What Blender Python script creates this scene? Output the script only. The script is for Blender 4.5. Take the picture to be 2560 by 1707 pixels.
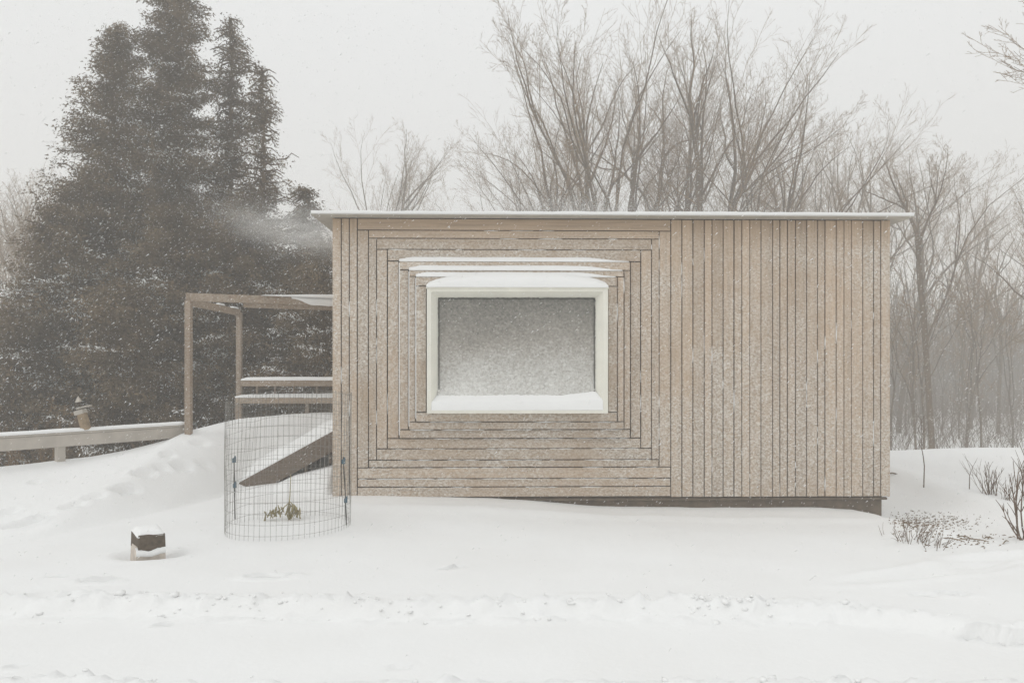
import bpy, math, random
import numpy as np
from mathutils import Vector, Matrix

random.seed(11)
RNG = np.random.default_rng(11)
sc = bpy.context.scene
for o in list(bpy.data.objects):
    bpy.data.objects.remove(o)

# ------------------------------------------------------------------ camera
F = 1849.0            # focal length in photo pixels (2560 wide)
HOR = 915.0           # horizon row in the photo
CAMH = 1.625          # eye height above the wall foot
D = 9.25              # metres to the cabin front
cam_d = bpy.data.cameras.new('camera')
cam_d.sensor_width = 36.0
cam_d.lens = F / 2560 * 36.0
cam_d.shift_y = (HOR - 853.5) / 2560
cam_d.clip_start = 0.05
cam_d.clip_end = 2000
cam = bpy.data.objects.new('camera', cam_d)
cam.location = (0, 0, CAMH)
cam.rotation_euler = (math.radians(90), 0, 0)
sc.collection.objects.link(cam)
sc.camera = cam

# ------------------------------------------------------------------ sky, sun, exposure
SUN_EL, SUN_AZ = math.radians(42), math.radians(242)
w = bpy.data.worlds.new('World')
sc.world = w
w.use_nodes = True
nt = w.node_tree
nt.nodes.clear()
out = nt.nodes.new('ShaderNodeOutputWorld')
bg = nt.nodes.new('ShaderNodeBackground')
sky = nt.nodes.new('ShaderNodeTexSky')
sky.sky_type = 'NISHITA'
sky.sun_disc = False
sky.sun_elevation = SUN_EL
sky.sun_rotation = SUN_AZ
sky.dust_density = 5
hs = nt.nodes.new('ShaderNodeHueSaturation')
hs.inputs['Saturation'].default_value = 0.12
mx = nt.nodes.new('ShaderNodeMix')
mx.data_type = 'RGBA'
mx.inputs[0].default_value = 0.93            # a closed cloud deck, almost even all over
geo = nt.nodes.new('ShaderNodeTexCoord')
sepw = nt.nodes.new('ShaderNodeSeparateXYZ')
nt.links.new(geo.outputs['Generated'], sepw.inputs[0])
grd = nt.nodes.new('ShaderNodeValToRGB')            # overcast deck: zenith somewhat brighter than horizon
grd.color_ramp.elements[0].position = 0.0; grd.color_ramp.elements[0].color = (0.792, 0.805, 0.81, 1)
grd.color_ramp.elements[1].position = 1.0; grd.color_ramp.elements[1].color = (1.055, 1.08, 1.095, 1)
nt.links.new(sepw.outputs[2], grd.inputs[0])
vm = nt.nodes.new('ShaderNodeVectorMath'); vm.operation = 'SCALE'; vm.inputs['Scale'].default_value = 10.0
nt.links.new(grd.outputs[0], vm.inputs[0]); nt.links.new(vm.outputs[0], mx.inputs[7])
nt.links.new(sky.outputs[0], hs.inputs['Color'])
nt.links.new(hs.outputs[0], mx.inputs[6])
nt.links.new(mx.outputs[2], bg.inputs['Color'])
bg.inputs['Strength'].default_value = 0.1
nt.links.new(bg.outputs[0], out.inputs['Surface'])

sun_d = bpy.data.lights.new('sun', 'SUN')
sun_d.energy = 0.6
sun_d.angle = math.radians(22)
sun_d.color = (1.0, 0.985, 0.965)
sun = bpy.data.objects.new('sun', sun_d)
sdir = Vector((math.cos(SUN_EL) * math.sin(SUN_AZ), math.cos(SUN_EL) * math.cos(SUN_AZ), math.sin(SUN_EL)))
sun.rotation_euler = sdir.to_track_quat('Z', 'Y').to_euler()
sun.location = (0, 0, 30)
sc.collection.objects.link(sun)

sc.view_settings.view_transform = 'Standard'
sc.view_settings.look = 'None'
sc.view_settings.exposure = 0.0
sc.view_settings.gamma = 1.0
sc.view_settings.use_curve_mapping = False
sc.render.engine = 'CYCLES'
sc.cycles.max_bounces = 6
sc.cycles.diffuse_bounces = 3
sc.cycles.volume_bounces = 2
sc.cycles.transparent_max_bounces = 8
sc.cycles.use_denoising = True

# ------------------------------------------------------------------ small tools
def smooth(e0, e1, x):
    t = np.clip((x - e0) / (e1 - e0), 0, 1)
    return t * t * (3 - 2 * t)

_P = RNG.permutation(512)
_P = np.concatenate([_P, _P, _P])
_G = RNG.normal(size=(512, 2))
_G /= np.linalg.norm(_G, axis=1)[:, None]

def noise2(x, y):
    x = np.asarray(x, float); y = np.asarray(y, float)
    xi = np.floor(x).astype(int); yi = np.floor(y).astype(int)
    xf = x - xi; yf = y - yi
    u = xf * xf * xf * (xf * (xf * 6 - 15) + 10)
    v = yf * yf * yf * (yf * (yf * 6 - 15) + 10)
    def g(ix, iy, dx, dy):
        h = _P[(_P[ix & 511] + (iy & 511))] & 511
        return _G[h, 0] * dx + _G[h, 1] * dy
    a = g(xi, yi, xf, yf); b = g(xi + 1, yi, xf - 1, yf)
    c = g(xi, yi + 1, xf, yf - 1); d = g(xi + 1, yi + 1, xf - 1, yf - 1)
    return (a + u * (b - a)) * (1 - v) + (c + u * (d - c)) * v * 1.0

def fbm(x, y, octv=4):
    s = 0; a = 1.0; f = 1.0
    for k in range(octv):
        s = s + a * noise2(x * f + 17.3 * k, y * f - 9.1 * k)
        a *= 0.5; f *= 2.03
    return s

COL = sc.collection

def tag(o, label=None, cat=None, group=None, kind=None):
    if label: o['label'] = label
    if cat: o['category'] = cat
    if group: o['group'] = group
    if kind: o['kind'] = kind
    return o

def empty(name, loc=(0, 0, 0), rz=0.0, parent=None):
    o = bpy.data.objects.new(name, None)
    o.location = loc
    o.rotation_euler = (0, 0, rz)
    o.empty_display_size = 0.2
    COL.objects.link(o)
    o.parent = parent
    return o

def link_mesh(name, me, mat, parent=None):
    o = bpy.data.objects.new(name, me)
    if mat: 
        if len(me.materials) == 0: me.materials.append(mat)
    COL.objects.link(o)
    o.parent = parent
    return o

def np_mesh(name, verts, faces, smooth_shade=False):
    """verts (n,3), faces (m,k) with constant k - fast path"""
    me = bpy.data.meshes.new(name)
    verts = np.ascontiguousarray(verts, dtype=np.float32)
    faces = np.ascontiguousarray(faces, dtype=np.int32)
    m, k = faces.shape
    me.vertices.add(len(verts)); me.vertices.foreach_set('co', verts.ravel())
    me.loops.add(m * k); me.loops.foreach_set('vertex_index', faces.ravel())
    me.polygons.add(m)
    me.polygons.foreach_set('loop_start', np.arange(0, m * k, k, dtype=np.int32))
    me.polygons.foreach_set('loop_total', np.full(m, k, dtype=np.int32))
    if smooth_shade:
        me.polygons.foreach_set('use_smooth', np.ones(m, dtype=bool))
    me.update(calc_edges=True)
    me.validate()
    return me

class MB:
    def __init__(s): s.v = []; s.f = []
    def poly(s, pts, faces):
        b = len(s.v); s.v += [tuple(p) for p in pts]
        s.f += [tuple(b + i for i in f) for f in faces]
    def box(s, x0, x1, y0, y1, z0, z1, bev=0.0):
        # the -Y face gets a small chamfer
        if bev <= 0:
            p = [(x0, y0, z0), (x1, y0, z0), (x1, y1, z0), (x0, y1, z0), (x0, y0, z1), (x1, y0, z1), (x1, y1, z1), (x0, y1, z1)]
            s.poly(p, [(3, 2, 1, 0), (4, 5, 6, 7), (0, 1, 5, 4), (1, 2, 6, 5), (2, 3, 7, 6), (3, 0, 4, 7)])
        else:
            b = bev
            A = [(x0 + b, y0, z0 + b), (x1 - b, y0, z0 + b), (x1 - b, y0, z1 - b), (x0 + b, y0, z1 - b)]
            Bq = [(x0, y0 + b, z0), (x1, y0 + b, z0), (x1, y0 + b, z1), (x0, y0 + b, z1)]
            C = [(x0, y1, z0), (x1, y1, z0), (x1, y1, z1), (x0, y1, z1)]
            f = [(0, 1, 2, 3), (11, 10, 9, 8)]
            for i in range(4):
                j = (i + 1) % 4
                f += [(4 + i, 4 + j, j, i), (8 + i, 8 + j, 4 + j, 4 + i)]
            s.poly(A + Bq + C, f)
    def beam(s, a, b, wd, ht, up=(0, 0, 1), bev=0.004):
        a = Vector(a); b = Vector(b); d = (b - a).normalized()
        sx = d.cross(Vector(up)).normalized(); uz_ = sx.cross(d).normalized()
        hw, hh = wd / 2, ht / 2
        ring = [(-hw + bev, -hh), (hw - bev, -hh), (hw, -hh + bev), (hw, hh - bev), (hw - bev, hh), (-hw + bev, hh), (-hw, hh - bev), (-hw, -hh + bev)]
        p = [a + sx * x + uz_ * z for x, z in ring] + [b + sx * x + uz_ * z for x, z in ring]
        n = 8
        f = [tuple(range(n))[::-1], tuple(range(n, 2 * n))] + [(i, (i + 1) % n, n + (i + 1) % n, n + i) for i in range(n)]
        s.poly(p, f)
    def tube(s, pts, rad, k=6, cap=True):
        pts = [Vector(p) for p in pts]
        n = len(pts)
        if not hasattr(rad, '__len__'): rad = [rad] * n
        base = len(s.v)
        ref = Vector((0.31, 0.77, 0.55))
        for i in range(n):
            d = (pts[min(i + 1, n - 1)] - pts[max(i - 1, 0)]).normalized()
            a = d.cross(ref)
            if a.length < 1e-3: a = d.cross(Vector((1, 0, 0)))
            a.normalize(); b2 = d.cross(a)
            for j in range(k):
                t = 2 * math.pi * j / k
                s.v.append(tuple(pts[i] + (a * math.cos(t) + b2 * math.sin(t)) * rad[i]))
        for i in range(n - 1):
            for j in range(k):
                j2 = (j + 1) % k
                s.f.append((base + i * k + j, base + i * k + j2, base + (i + 1) * k + j2, base + (i + 1) * k + j))
        if cap:
            s.f.append(tuple(base + j for j in range(k))[::-1])
            s.f.append(tuple(base + (n - 1) * k + j for j in range(k)))
    def build(s, name, mat, parent=None, smooth_shade=False):
        me = bpy.data.meshes.new(name)
        me.from_pydata(s.v, [], s.f)
        if smooth_shade:
            me.polygons.foreach_set('use_smooth', np.ones(len(me.polygons), dtype=bool))
        me.update()
        return link_mesh(name, me, mat, parent)

# ------------------------------------------------------------------ materials
def new_mat(name):
    m = bpy.data.materials.new(name)
    m.use_nodes = True
    n = m.node_tree
    b = n.nodes['Principled BSDF']
    return m, n, b

def N(n, t, **kw):
    nd = n.nodes.new(t)
    for k, v in kw.items():
        if k in nd.inputs: nd.inputs[k].default_value = v
        else: setattr(nd, k, v)
    return nd

def mixc(n, fac, a, b, blend='MIX'):
    m = n.nodes.new('ShaderNodeMix'); m.data_type = 'RGBA'; m.blend_type = blend
    for sock, val in ((m.inputs[0], fac), (m.inputs[6], a), (m.inputs[7], b)):
        if isinstance(val, (int, float)): sock.default_value = val
        elif isinstance(val, tuple): sock.default_value = val
        else: n.links.new(val, sock)
    return m.outputs[2]

def math_(n, op, a, b=None, c=None):
    m = n.nodes.new('ShaderNodeMath'); m.operation = op
    for sock, val in zip(m.inputs, (a, b, c)):
        if val is None: continue
        if isinstance(val, (int, float)): sock.default_value = val
        else: n.links.new(val, sock)
    return m.outputs[0]

def ramp(n, src, stops):
    r = n.nodes.new('ShaderNodeValToRGB')
    els = r.color_ramp.elements
    while len(els) < len(stops): els.new(0.5)
    for e, (p, c) in zip(els, stops):
        e.position = p
        e.color = c if isinstance(c, tuple) else (c, c, c, 1)
    n.links.new(src, r.inputs[0])
    return r.outputs[0]

def mapped(n, scale, coord='Object'):
    tc = n.nodes.new('ShaderNodeTexCoord'); mp = n.nodes.new('ShaderNodeMapping')
    mp.inputs['Scale'].default_value = scale
    n.links.new(tc.outputs[coord], mp.inputs['Vector'])
    return mp.outputs[0]

def tex_noise(n, vec, scale, detail=4, rough=0.55, dist=0.0):
    t = N(n, 'ShaderNodeTexNoise', Scale=scale, Detail=detail, Roughness=rough, Distortion=dist)
    n.links.new(vec, t.inputs['Vector'])
    return t.outputs['Fac']

def plain(name, col, rough=0.8, spec=0.25, var=0.12, scale=12.0, bump=0.0, bump_scale=60.0, bump_dist=0.004):
    m, n, b = new_mat(name)
    v = mapped(n, (1, 1, 1))
    f = tex_noise(n, v, scale, 5)
    lo = tuple(c * (1 - var) for c in col) + (1,)
    hi = tuple(min(1, c * (1 + var)) for c in col) + (1,)
    c = ramp(n, f, [(0.3, lo), (0.7, hi)])
    n.links.new(c, b.inputs['Base Color'])
    b.inputs['Roughness'].default_value = rough
    b.inputs['Specular IOR Level'].default_value = spec
    if bump > 0:
        f2 = tex_noise(n, v, bump_scale, 4)
        bp = N(n, 'ShaderNodeBump', Strength=bump, Distance=bump_dist)
        n.links.new(f2, bp.inputs['Height'])
        n.links.new(bp.outputs[0], b.inputs['Normal'])
    return m

def snow_mat(name, bump=0.35):
    m, n, b = new_mat(name)
    v = mapped(n, (1, 1, 1))
    f = tex_noise(n, v, 0.9, 3)
    c = ramp(n, f, [(0.3, (0.845, 0.845, 0.835, 1)), (0.7, (0.875, 0.88, 0.875, 1))])
    n.links.new(c, b.inputs['Base Color'])
    b.inputs['Roughness'].default_value = 0.75
    b.inputs['Specular IOR Level'].default_value = 0.15
    f2 = tex_noise(n, v, 26, 5, 0.6)
    f3 = tex_noise(n, v, 180, 2, 0.5)
    h = math_(n, 'ADD', f2, math_(n, 'MULTIPLY', f3, 0.18))
    bp = N(n, 'ShaderNodeBump', Strength=bump, Distance=0.012)
    n.links.new(h, bp.inputs['Height'])
    n.links.new(bp.outputs[0], b.inputs['Normal'])
    return m

def wood_mat(name, vertical, base=(0.47, 0.35, 0.245), frost=1.0):
    m, n, b = new_mat(name)
    gs = (30, 30, 1.2) if vertical else (1.2, 30, 30)
    vg = mapped(n, gs)
    vo = mapped(n, (1, 1, 1))
    oi = n.nodes.new('ShaderNodeObjectInfo')
    # grain, shifted per board
    add = n.nodes.new('ShaderNodeVectorMath'); add.operation = 'ADD'
    sc_ = n.nodes.new('ShaderNodeVectorMath'); sc_.operation = 'SCALE'
    cmb = n.nodes.new('ShaderNodeCombineXYZ')
    for i in range(3): n.links.new(oi.outputs['Random'], cmb.inputs[i])
    n.links.new(cmb.outputs[0], sc_.inputs[0]); sc_.inputs['Scale'].default_value = 37.0
    n.links.new(vg, add.inputs[0]); n.links.new(sc_.outputs[0], add.inputs[1])
    g = tex_noise(n, add.outputs[0], 1.0, 6, 0.62, 0.6)
    d = tuple(c * 0.74 for c in base) + (1,); l = tuple(c * 1.14 for c in base) + (1,)
    wood = ramp(n, g, [(0.28, d), (0.52, tuple(base) + (1,)), (0.75, l)])
    # board to board tone
    tone = ramp(n, oi.outputs['Random'], [(0.0, (0.82, 0.82, 0.82, 1)), (1.0, (1.07, 1.06, 1.05, 1))])
    wood = mixc(n, 1.0, wood, tone, 'MULTIPLY')
    # rime: blotches at metre scale, made of lumps of one to three centimetres
    big = tex_noise(n, vo, 0.62, 3, 0.55, 0.4)
    mid = tex_noise(n, vo, 3.2, 4, 0.6, 0.3)
    sep = n.nodes.new('ShaderNodeSeparateXYZ'); n.links.new(vo, sep.inputs[0])
    eave = N(n, 'ShaderNodeMapRange'); n.links.new(sep.outputs[2], eave.inputs[0])
    eave.interpolation_type = 'SMOOTHSTEP'
    for i, val in ((1, 3.45), (2, 2.95), (3, 0.0), (4, 1.0)): eave.inputs[i].default_value = val
    mask = math_(n, 'ADD', math_(n, 'MULTIPLY', big, 1.25), math_(n, 'MULTIPLY', mid, 0.55))
    mask = N2 = ramp(n, mask, [(0.62, 0.22), (1.04, 1.0)])
    mask = math_(n, 'MULTIPLY', mask, eave.outputs[0])
    mp = n.nodes.new('ShaderNodeMapping'); mp.inputs['Scale'].default_value = (1.0, 1.0, 1.35); mp.inputs['Rotation'].default_value = (0, math.radians(35), 0)
    n.links.new(vo, mp.inputs['Vector'])
    dist = tex_noise(n, mp.outputs[0], 33, 2, 0.5, 0.5)
    lumpc = ramp(n, dist, [(0.34, 0.0), (0.68, 1.0)])
    fr = math_(n, 'MULTIPLY', mask, math_(n, 'ADD', math_(n, 'MULTIPLY', lumpc, 0.62), 0.12))
    fr = math_(n, 'MULTIPLY', fr, frost)
    colr = mixc(n, fr, wood, (0.87, 0.835, 0.775, 1))
    n.links.new(colr, b.inputs['Base Color'])
    b.inputs['Roughness'].default_value = 0.78
    b.inputs['Specular IOR Level'].default_value = 0.2
    hgt = math_(n, 'ADD', math_(n, 'MULTIPLY', math_(n, 'MULTIPLY', lumpc, mask), frost), math_(n, 'MULTIPLY', g, 0.12))
    bp = N(n, 'ShaderNodeBump', Strength=0.9, Distance=0.014)
    n.links.new(hgt, bp.inputs['Height'])
    n.links.new(bp.outputs[0], b.inputs['Normal'])
    return m

M = {}
M['snow'] = snow_mat('snow_field')
M['snow_soft'] = snow_mat('snow_cap', 0.2)
M['board_v'] = wood_mat('frosted_board_upright', True)
M['board_h'] = wood_mat('frosted_board_level', False)
M['board_h'].node_tree.nodes  # same recipe, grain turned
M['timber_v'] = wood_mat('weathered_timber_upright', True, (0.26, 0.188, 0.13), 0.4)
M['timber_h'] = wood_mat('weathered_timber_level', False, (0.32, 0.235, 0.162), 0.4)
M['stringer'] = wood_mat('damp_dark_timber', False, (0.12, 0.083, 0.056), 0.12)
M['rail_pale'] = plain('pale_frosted_paint', (0.47, 0.43, 0.38), 0.8, 0.2, 0.12, 6, 0.4, 60)
M['backing'] = plain('dark_building_paper', (0.018, 0.017, 0.016), 0.95, 0.05)
M['soffit'] = plain('weathered_soffit', (0.46, 0.425, 0.37), 0.85, 0.15, 0.1, 7)
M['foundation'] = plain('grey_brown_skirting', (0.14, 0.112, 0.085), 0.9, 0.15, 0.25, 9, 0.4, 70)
M['frame'] = plain('cream_window_paint', (0.80, 0.785, 0.70), 0.6, 0.3, 0.05, 5, 0.15, 50)
M['bark'] = plain('grey_bark', (0.12, 0.084, 0.052), 0.95, 0.1, 0.3, 5, 0.5, 40, 0.01)
M['twig'] = plain('brown_twig', (0.235, 0.152, 0.08), 0.95, 0.1, 0.2, 6)
M['shrub'] = plain('red_brown_stem', (0.15, 0.105, 0.076), 0.9, 0.15, 0.25, 20)
M['foliage'] = plain('cedar_sprays', (0.15, 0.113, 0.070), 0.9, 0.1, 0.5, 1.1)
M['bead'] = plain('dark_green_bead', (0.045, 0.05, 0.042), 0.6, 0.3, 0.2, 30)
M['wire'] = plain('galvanised_wire', (0.22, 0.21, 0.19), 0.6, 0.4, 0.2, 30)
M['stake'] = plain('dark_green_stake', (0.03, 0.032, 0.028), 0.7, 0.3, 0.2, 30)
M['clip'] = plain('blue_clip', (0.07, 0.13, 0.17), 0.6, 0.3, 0.1, 30)
M['leaf'] = plain('wilted_leaf', (0.32, 0.275, 0.155), 0.8, 0.2, 0.35, 40)
M['box_cap'] = plain('dark_brown_cap', (0.105, 0.082, 0.06), 0.85, 0.2, 0.3, 30, 0.6, 60)
M['box_body'] = plain('pale_frosted_box', (0.56, 0.50, 0.44), 0.8, 0.2, 0.22, 14, 0.4, 50)
M['ornament_dark'] = plain('dark_stained_wood', (0.11, 0.082, 0.06), 0.9, 0.2, 0.3, 18)
M['ornament_tan'] = plain('tan_rough_wood', (0.27, 0.205, 0.135), 0.9, 0.2, 0.3, 18)
M['litter'] = plain('dead_brown_litter', (0.23, 0.18, 0.135), 0.95, 0.1, 0.4, 25)
def flake_mat():
    m = bpy.data.materials.new('snowflake'); m.use_nodes = True
    n = m.node_tree; n.nodes.clear()
    o = n.nodes.new('ShaderNodeOutputMaterial'); a = n.nodes.new('ShaderNodeMixShader')
    d = N(n, 'ShaderNodeBsdfDiffuse', Color=(0.97, 0.97, 0.97, 1)); t = N(n, 'ShaderNodeBsdfTranslucent', Color=(0.98, 0.98, 0.98, 1))
    a.inputs[0].default_value = 0.55
    n.links.new(d.outputs[0], a.inputs[1]); n.links.new(t.outputs[0], a.inputs[2]); n.links.new(a.outputs[0], o.inputs['Surface'])
    return m
M['flake'] = flake_mat()

def pane_mat():
    m, n, b = new_mat('frosted_window_pane')
    v = mapped(n, (1, 1, 1))
    sep = n.nodes.new('ShaderNodeSeparateXYZ'); n.links.new(v, sep.inputs[0])
    # wind-packed rime thins upwards; the dark top also colours in the reveal's shade
    hr = N(n, 'ShaderNodeMapRange'); n.links.new(sep.outputs[2], hr.inputs[0])
    hr.interpolation_type = 'SMOOTHSTEP'
    for i, val in ((1, 2.55), (2, 1.15), (3, 0.0), (4, 1.0)): hr.inputs[i].default_value = val
    big = tex_noise(n, v, 1.3, 3, 0.5)
    f1 = tex_noise(n, v, 34, 2, 0.55, 0.6)
    fr = math_(n, 'ADD', math_(n, 'MULTIPLY', hr.outputs[0], 0.62), math_(n, 'MULTIPLY', big, 0.42))
    fr = math_(n, 'ADD', fr, math_(n, 'MULTIPLY', math_(n, 'SUBTRACT', f1, 0.5), 0.62))
    c = ramp(n, fr, [(0.12, (0.15, 0.15, 0.132, 1)), (0.50, (0.38, 0.355, 0.32, 1)), (0.95, (0.82, 0.82, 0.79, 1))])
    n.links.new(c, b.inputs['Base Color'])
    b.inputs['Roughness'].default_value = 0.55
    b.inputs['Specular IOR Level'].default_value = 0.35
    bp = N(n, 'ShaderNodeBump', Strength=1.0, Distance=0.02)
    n.links.new(f1, bp.inputs['Height'])
    n.links.new(bp.outputs[0], b.inputs['Normal'])
    return m
M['pane'] = pane_mat()

# ------------------------------------------------------------------ terrain
def ray(px, py, Y):
    """point at depth Y on the line through a photo pixel"""
    return Vector(((px - 1280) / F * Y, Y, CAMH + (HOR - py) / F * Y))

DENTS = []   # x, y, rx, ry, depth, angle

def interp(x, xs, ys):
    return np.interp(x, xs, ys)

def base_h(X, Y):
    X = np.asarray(X, float); Y = np.asarray(Y, float)
    # open field in front
    z = 0.022 * fbm(X * 0.55, Y * 0.55, 3) + 0.004 * fbm(X * 3.1 + 5, Y * 3.1, 2)
    # it sinks a little towards the right along the cabin
    tgt = interp(X, [-2.6, -2.0, -0.3, 1.1, 2.35, 3.9, 4.3, 4.75, 5.4, 9], [-0.01, 0.02, -0.02, -0.12, -0.165, -0.16, -0.18, -0.30, -0.33, -0.2])
    z = z + tgt * smooth(6.6, 9.0, Y) * (X > -9)
    z = z + 0.035 * np.exp(-((Y - 8.45) / 0.22) ** 2) * smooth(-2.2, -1.2, X) * (1 - smooth(3.6, 4.6, X))
    # scoured hollow right of the cabin
    hx, hy = X - 5.3, Y - 9.0
    z = z - 0.10 * np.exp(-(hx / 0.8) ** 2 - (hy / 0.9) ** 2)
    # drift crest curling round the corner
    cx = interp(Y, [6.6, 7.1, 8.3, 9.05, 9.6], [3.6, 4.1, 4.38, 4.55, 4.6])
    z = z + 0.07 * np.exp(-((X - cx) / 0.28) ** 2) * smooth(6.4, 7.2, Y) * (1 - smooth(9.1, 9.6, Y))
    # land behind on the right: up over a lip, a shallow dip, then the crest before the wood
    lipx = interp(Y, [8.2, 9.4, 11.9, 14], [7.2, 6.35, 5.95, 5.6])
    back = smooth(9.6, 12.2, Y) * 0.20 * smooth(4.0, 5.2, X)
    lip = 0.13 * np.exp(-((X - lipx - 0.1) / 0.40) ** 2) * smooth(8.3, 9.6, Y) * (1 - smooth(12.2, 13.2, Y))
    z = z + back + lip
    z = z + 0.05 * smooth(11.8, 14.2, Y) * smooth(4.0, 5.2, X)
    # ploughed track across the foreground, lumpy edges
    yb = interp(X, [-8, -3.4, 1.5, 2.2, 2.6, 3.2, 4.2, 8], [5.12, 5.05, 4.98, 4.93, 4.78, 4.50, 4.25, 3.6]) + 0.05 * noise2(X * 1.3, X * 0 + 3.3) + 0.03 * noise2(X * 4.1, X * 0 + 8.8)
    ya = 3.86 + 0.06 * noise2(X * 1.1, X * 0 + 13.7) + 0.03 * noise2(X * 5.0, X * 0 + 1.1) - 0.05 * smooth(1.5, 4, X)
    inside = smooth(ya - 0.06, ya + 0.06, Y) * (1 - smooth(yb - 0.02, yb + 0.10, Y))
    z = z - 0.085 * inside
    lump = np.clip(fbm(X * 7.5, Y * 10.0, 3) + 0.02, 0, 2) + 0.7 * np.clip(fbm(X * 13 + 4, Y * 13, 2), 0, 2)
    rough = 1 - 0.55 * smooth(1.8, 3.2, X)
    edge = np.exp(-((Y - yb - 0.12) / 0.10) ** 2) + 0.5 * np.exp(-((Y - yb + 0.07) / 0.07) ** 2)
    z = z + 0.092 * lump * edge * rough
    z = z + 0.07 * lump * np.exp(-((Y - ya + 0.10) / 0.12) ** 2) * rough
    # the bank on the left: rises to the timber rail and the porch
    Y0 = interp(X, [-9, -7, -5.7, -4.5, -3.95, -3.6, -3.3, -2.4], [3.8, 4.9, 6.1, 6.8, 8.2, 9.4, 9.75, 9.8])
    Yc = interp(X, [-9, -7.2, -5.72, -4.36, -4.0, -3.0, -2.4], [4.6, 6.6, 8.35, 9.95, 10.6, 11.6, 11.7])
    zc = interp(X, [-9, -7, -5.72, -5.2, -4.9, -4.5, -4.36, -4.0, -3.0], [0.35, 0.45, 0.49, 0.52, 0.57, 0.69, 0.78, 0.87, 0.90])
    tt = np.clip((Y - Y0) / np.maximum(Yc - Y0, 0.3), 0, 1)
    prof = 0.35 * tt + 0.65 * tt * tt * (3 - 2 * tt)
    bank = zc * prof * (1 - smooth(-2.45, -2.25, X))
    z = z + bank
    # snow heaped under the stair stringer
    mound = interp(X, [-3.9, -3.45, -3.05, -2.84, -2.6, -2.35], [0.0, 0.05, 0.10, 0.20, 0.255, 0.32])
    z = np.where((X < -2.28) & (Y < 10.6) & (Y > 9.23), np.maximum(z, mound * smooth(9.22, 9.62, Y)), z)
    # falls away beyond
    yf = np.where(X < -2.3, Yc + 0.25, interp(X, [-2.3, 4.6, 5.5, 9], [12.5, 14.0, 14.35, 14.3]))
    over = np.maximum(Y - yf, 0)
    wide = np.where(X < -2.3, 2.6, 6.0)
    drop = np.where(X < -2.3, 2.6 + 0 * X, 1.9 + 0 * X)
    z = z - drop * (1 - np.exp(-(over / wide) ** 1.35)) * 1.0
    far = smooth(18, 40, Y)
    z = z + far * 0.28 * fbm(X * 0.06, Y * 0.06, 3)
    return z

def height(X, Y):
    X = np.asarray(X, float); Y = np.asarray(Y, float)
    z = base_h(X, Y)
    for (x, y, rx, ry, dep, ang) in DENTS:
        c, s = math.cos(ang), math.sin(ang)
        dx = (X - x) * c + (Y - y) * s
        dy = -(X - x) * s + (Y - y) * c
        q = (dx / rx) ** 2 + (dy / ry) ** 2
        z = z - dep * np.exp(-q ** 2) + 0.28 * dep * np.exp(-((np.sqrt(q) - 1.35) / 0.35) ** 2)
    return z

def hit(px, py, y0=3.0, y1=22.0, fn=None, n=4000):
    Ys = np.linspace(y0, y1, n)
    Xs = (px - 1280) / F * Ys
    Zs = CAMH + (HOR - py) / F * Ys
    below = Zs < (fn or height)(Xs, Ys)
    i = int(np.argmax(below)) if below.any() else len(Ys) - 1
    return Vector((Xs[i], Ys[i], Zs[i]))

# marks in the snow: footprints up the bank, broken crust, clods
for (px, py, rx, ry, dep, ang) in [
    (60, 1308, .17, .07, .035, .25), (95, 1296, .14, .05, .025, .3), (185, 1262, .13, .05, .022, .3), (235, 1240, .12, .05, .02, .35),
    (300, 1222, .12, .05, .022, .3), (360, 1182, .14, .05, .03, .3), (320, 1223, .13, .05, .03, .25), (400, 1170, .11, .04, .02, .3),
    (455, 1166, .13, .045, .03, .2), (510, 1158, .11, .04, .022, .2), (20, 1280, .12, .05, .02, .3), (90, 1205, .07, .04, .02, .3),
    (500, 1106, .12, .05, .02, .2), (560, 1082, .1, .04, .018, .2), (420, 1136, .1, .04, .018, .3),
    (245, 1452, .115, .045, .045, 0), (150, 1440, .08, .03, .022, 0), (675, 1442, .15, .05, .045, .1), (730, 1436, .06, .03, .025, 0),
    (1120, 1421, .05, .035, .035, .6), (1146, 1416, .06, .02, .022, -.3), (365, 1480, .05, .02, .015, 0),
    (2310, 1486, .09, .03, .02, -.2), (2385, 1483, .10, .03, .025, -.3), (2450, 1595, .13, .035, .03, -.25), (2530, 1605, .14, .035, .035, -.2),
    (40, 1667, .05, .02, .02, 0), (410, 1562, .06, .02, .018, 0), (1000, 1665, .06, .02, .018, 0)]:
    p = hit(px, py, fn=base_h)
    if px < 600 and py < 1320: ang += 0.75; dep *= 2.1
    else: dep *= 2.1
    DENTS.append((p.x, p.y, rx, ry, dep, ang))
BOXP = hit(370, 1392, fn=base_h)
DENTS.append((BOXP.x, BOXP.y + 0.05, .25, .17, .055, 0))
# low dune folds, lower right
for (px, py, rx, ry, dep, ang) in [(2390, 1420, .55, .14, .05, .35), (2250, 1440, .5, .12, .03, .3), (2480, 1395, .5, .12, .04, .3)]:
    p = hit(px, py, fn=base_h)
    DENTS.append((p.x, p.y, rx, ry, dep, ang))

def axis(dense0, dense1, step, lo, hi, grow=1.13):
    core = list(np.arange(dense0, dense1 + 1e-6, step))
    s = step; a = []
    x = dense1
    while x < hi:
        s *= grow; x += s; a.append(x)
    s = step; x = dense0; b = []
    while x > lo:
        s *= grow; x -= s; b.append(x)
    return np.array(b[::-1] + core + a)

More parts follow.
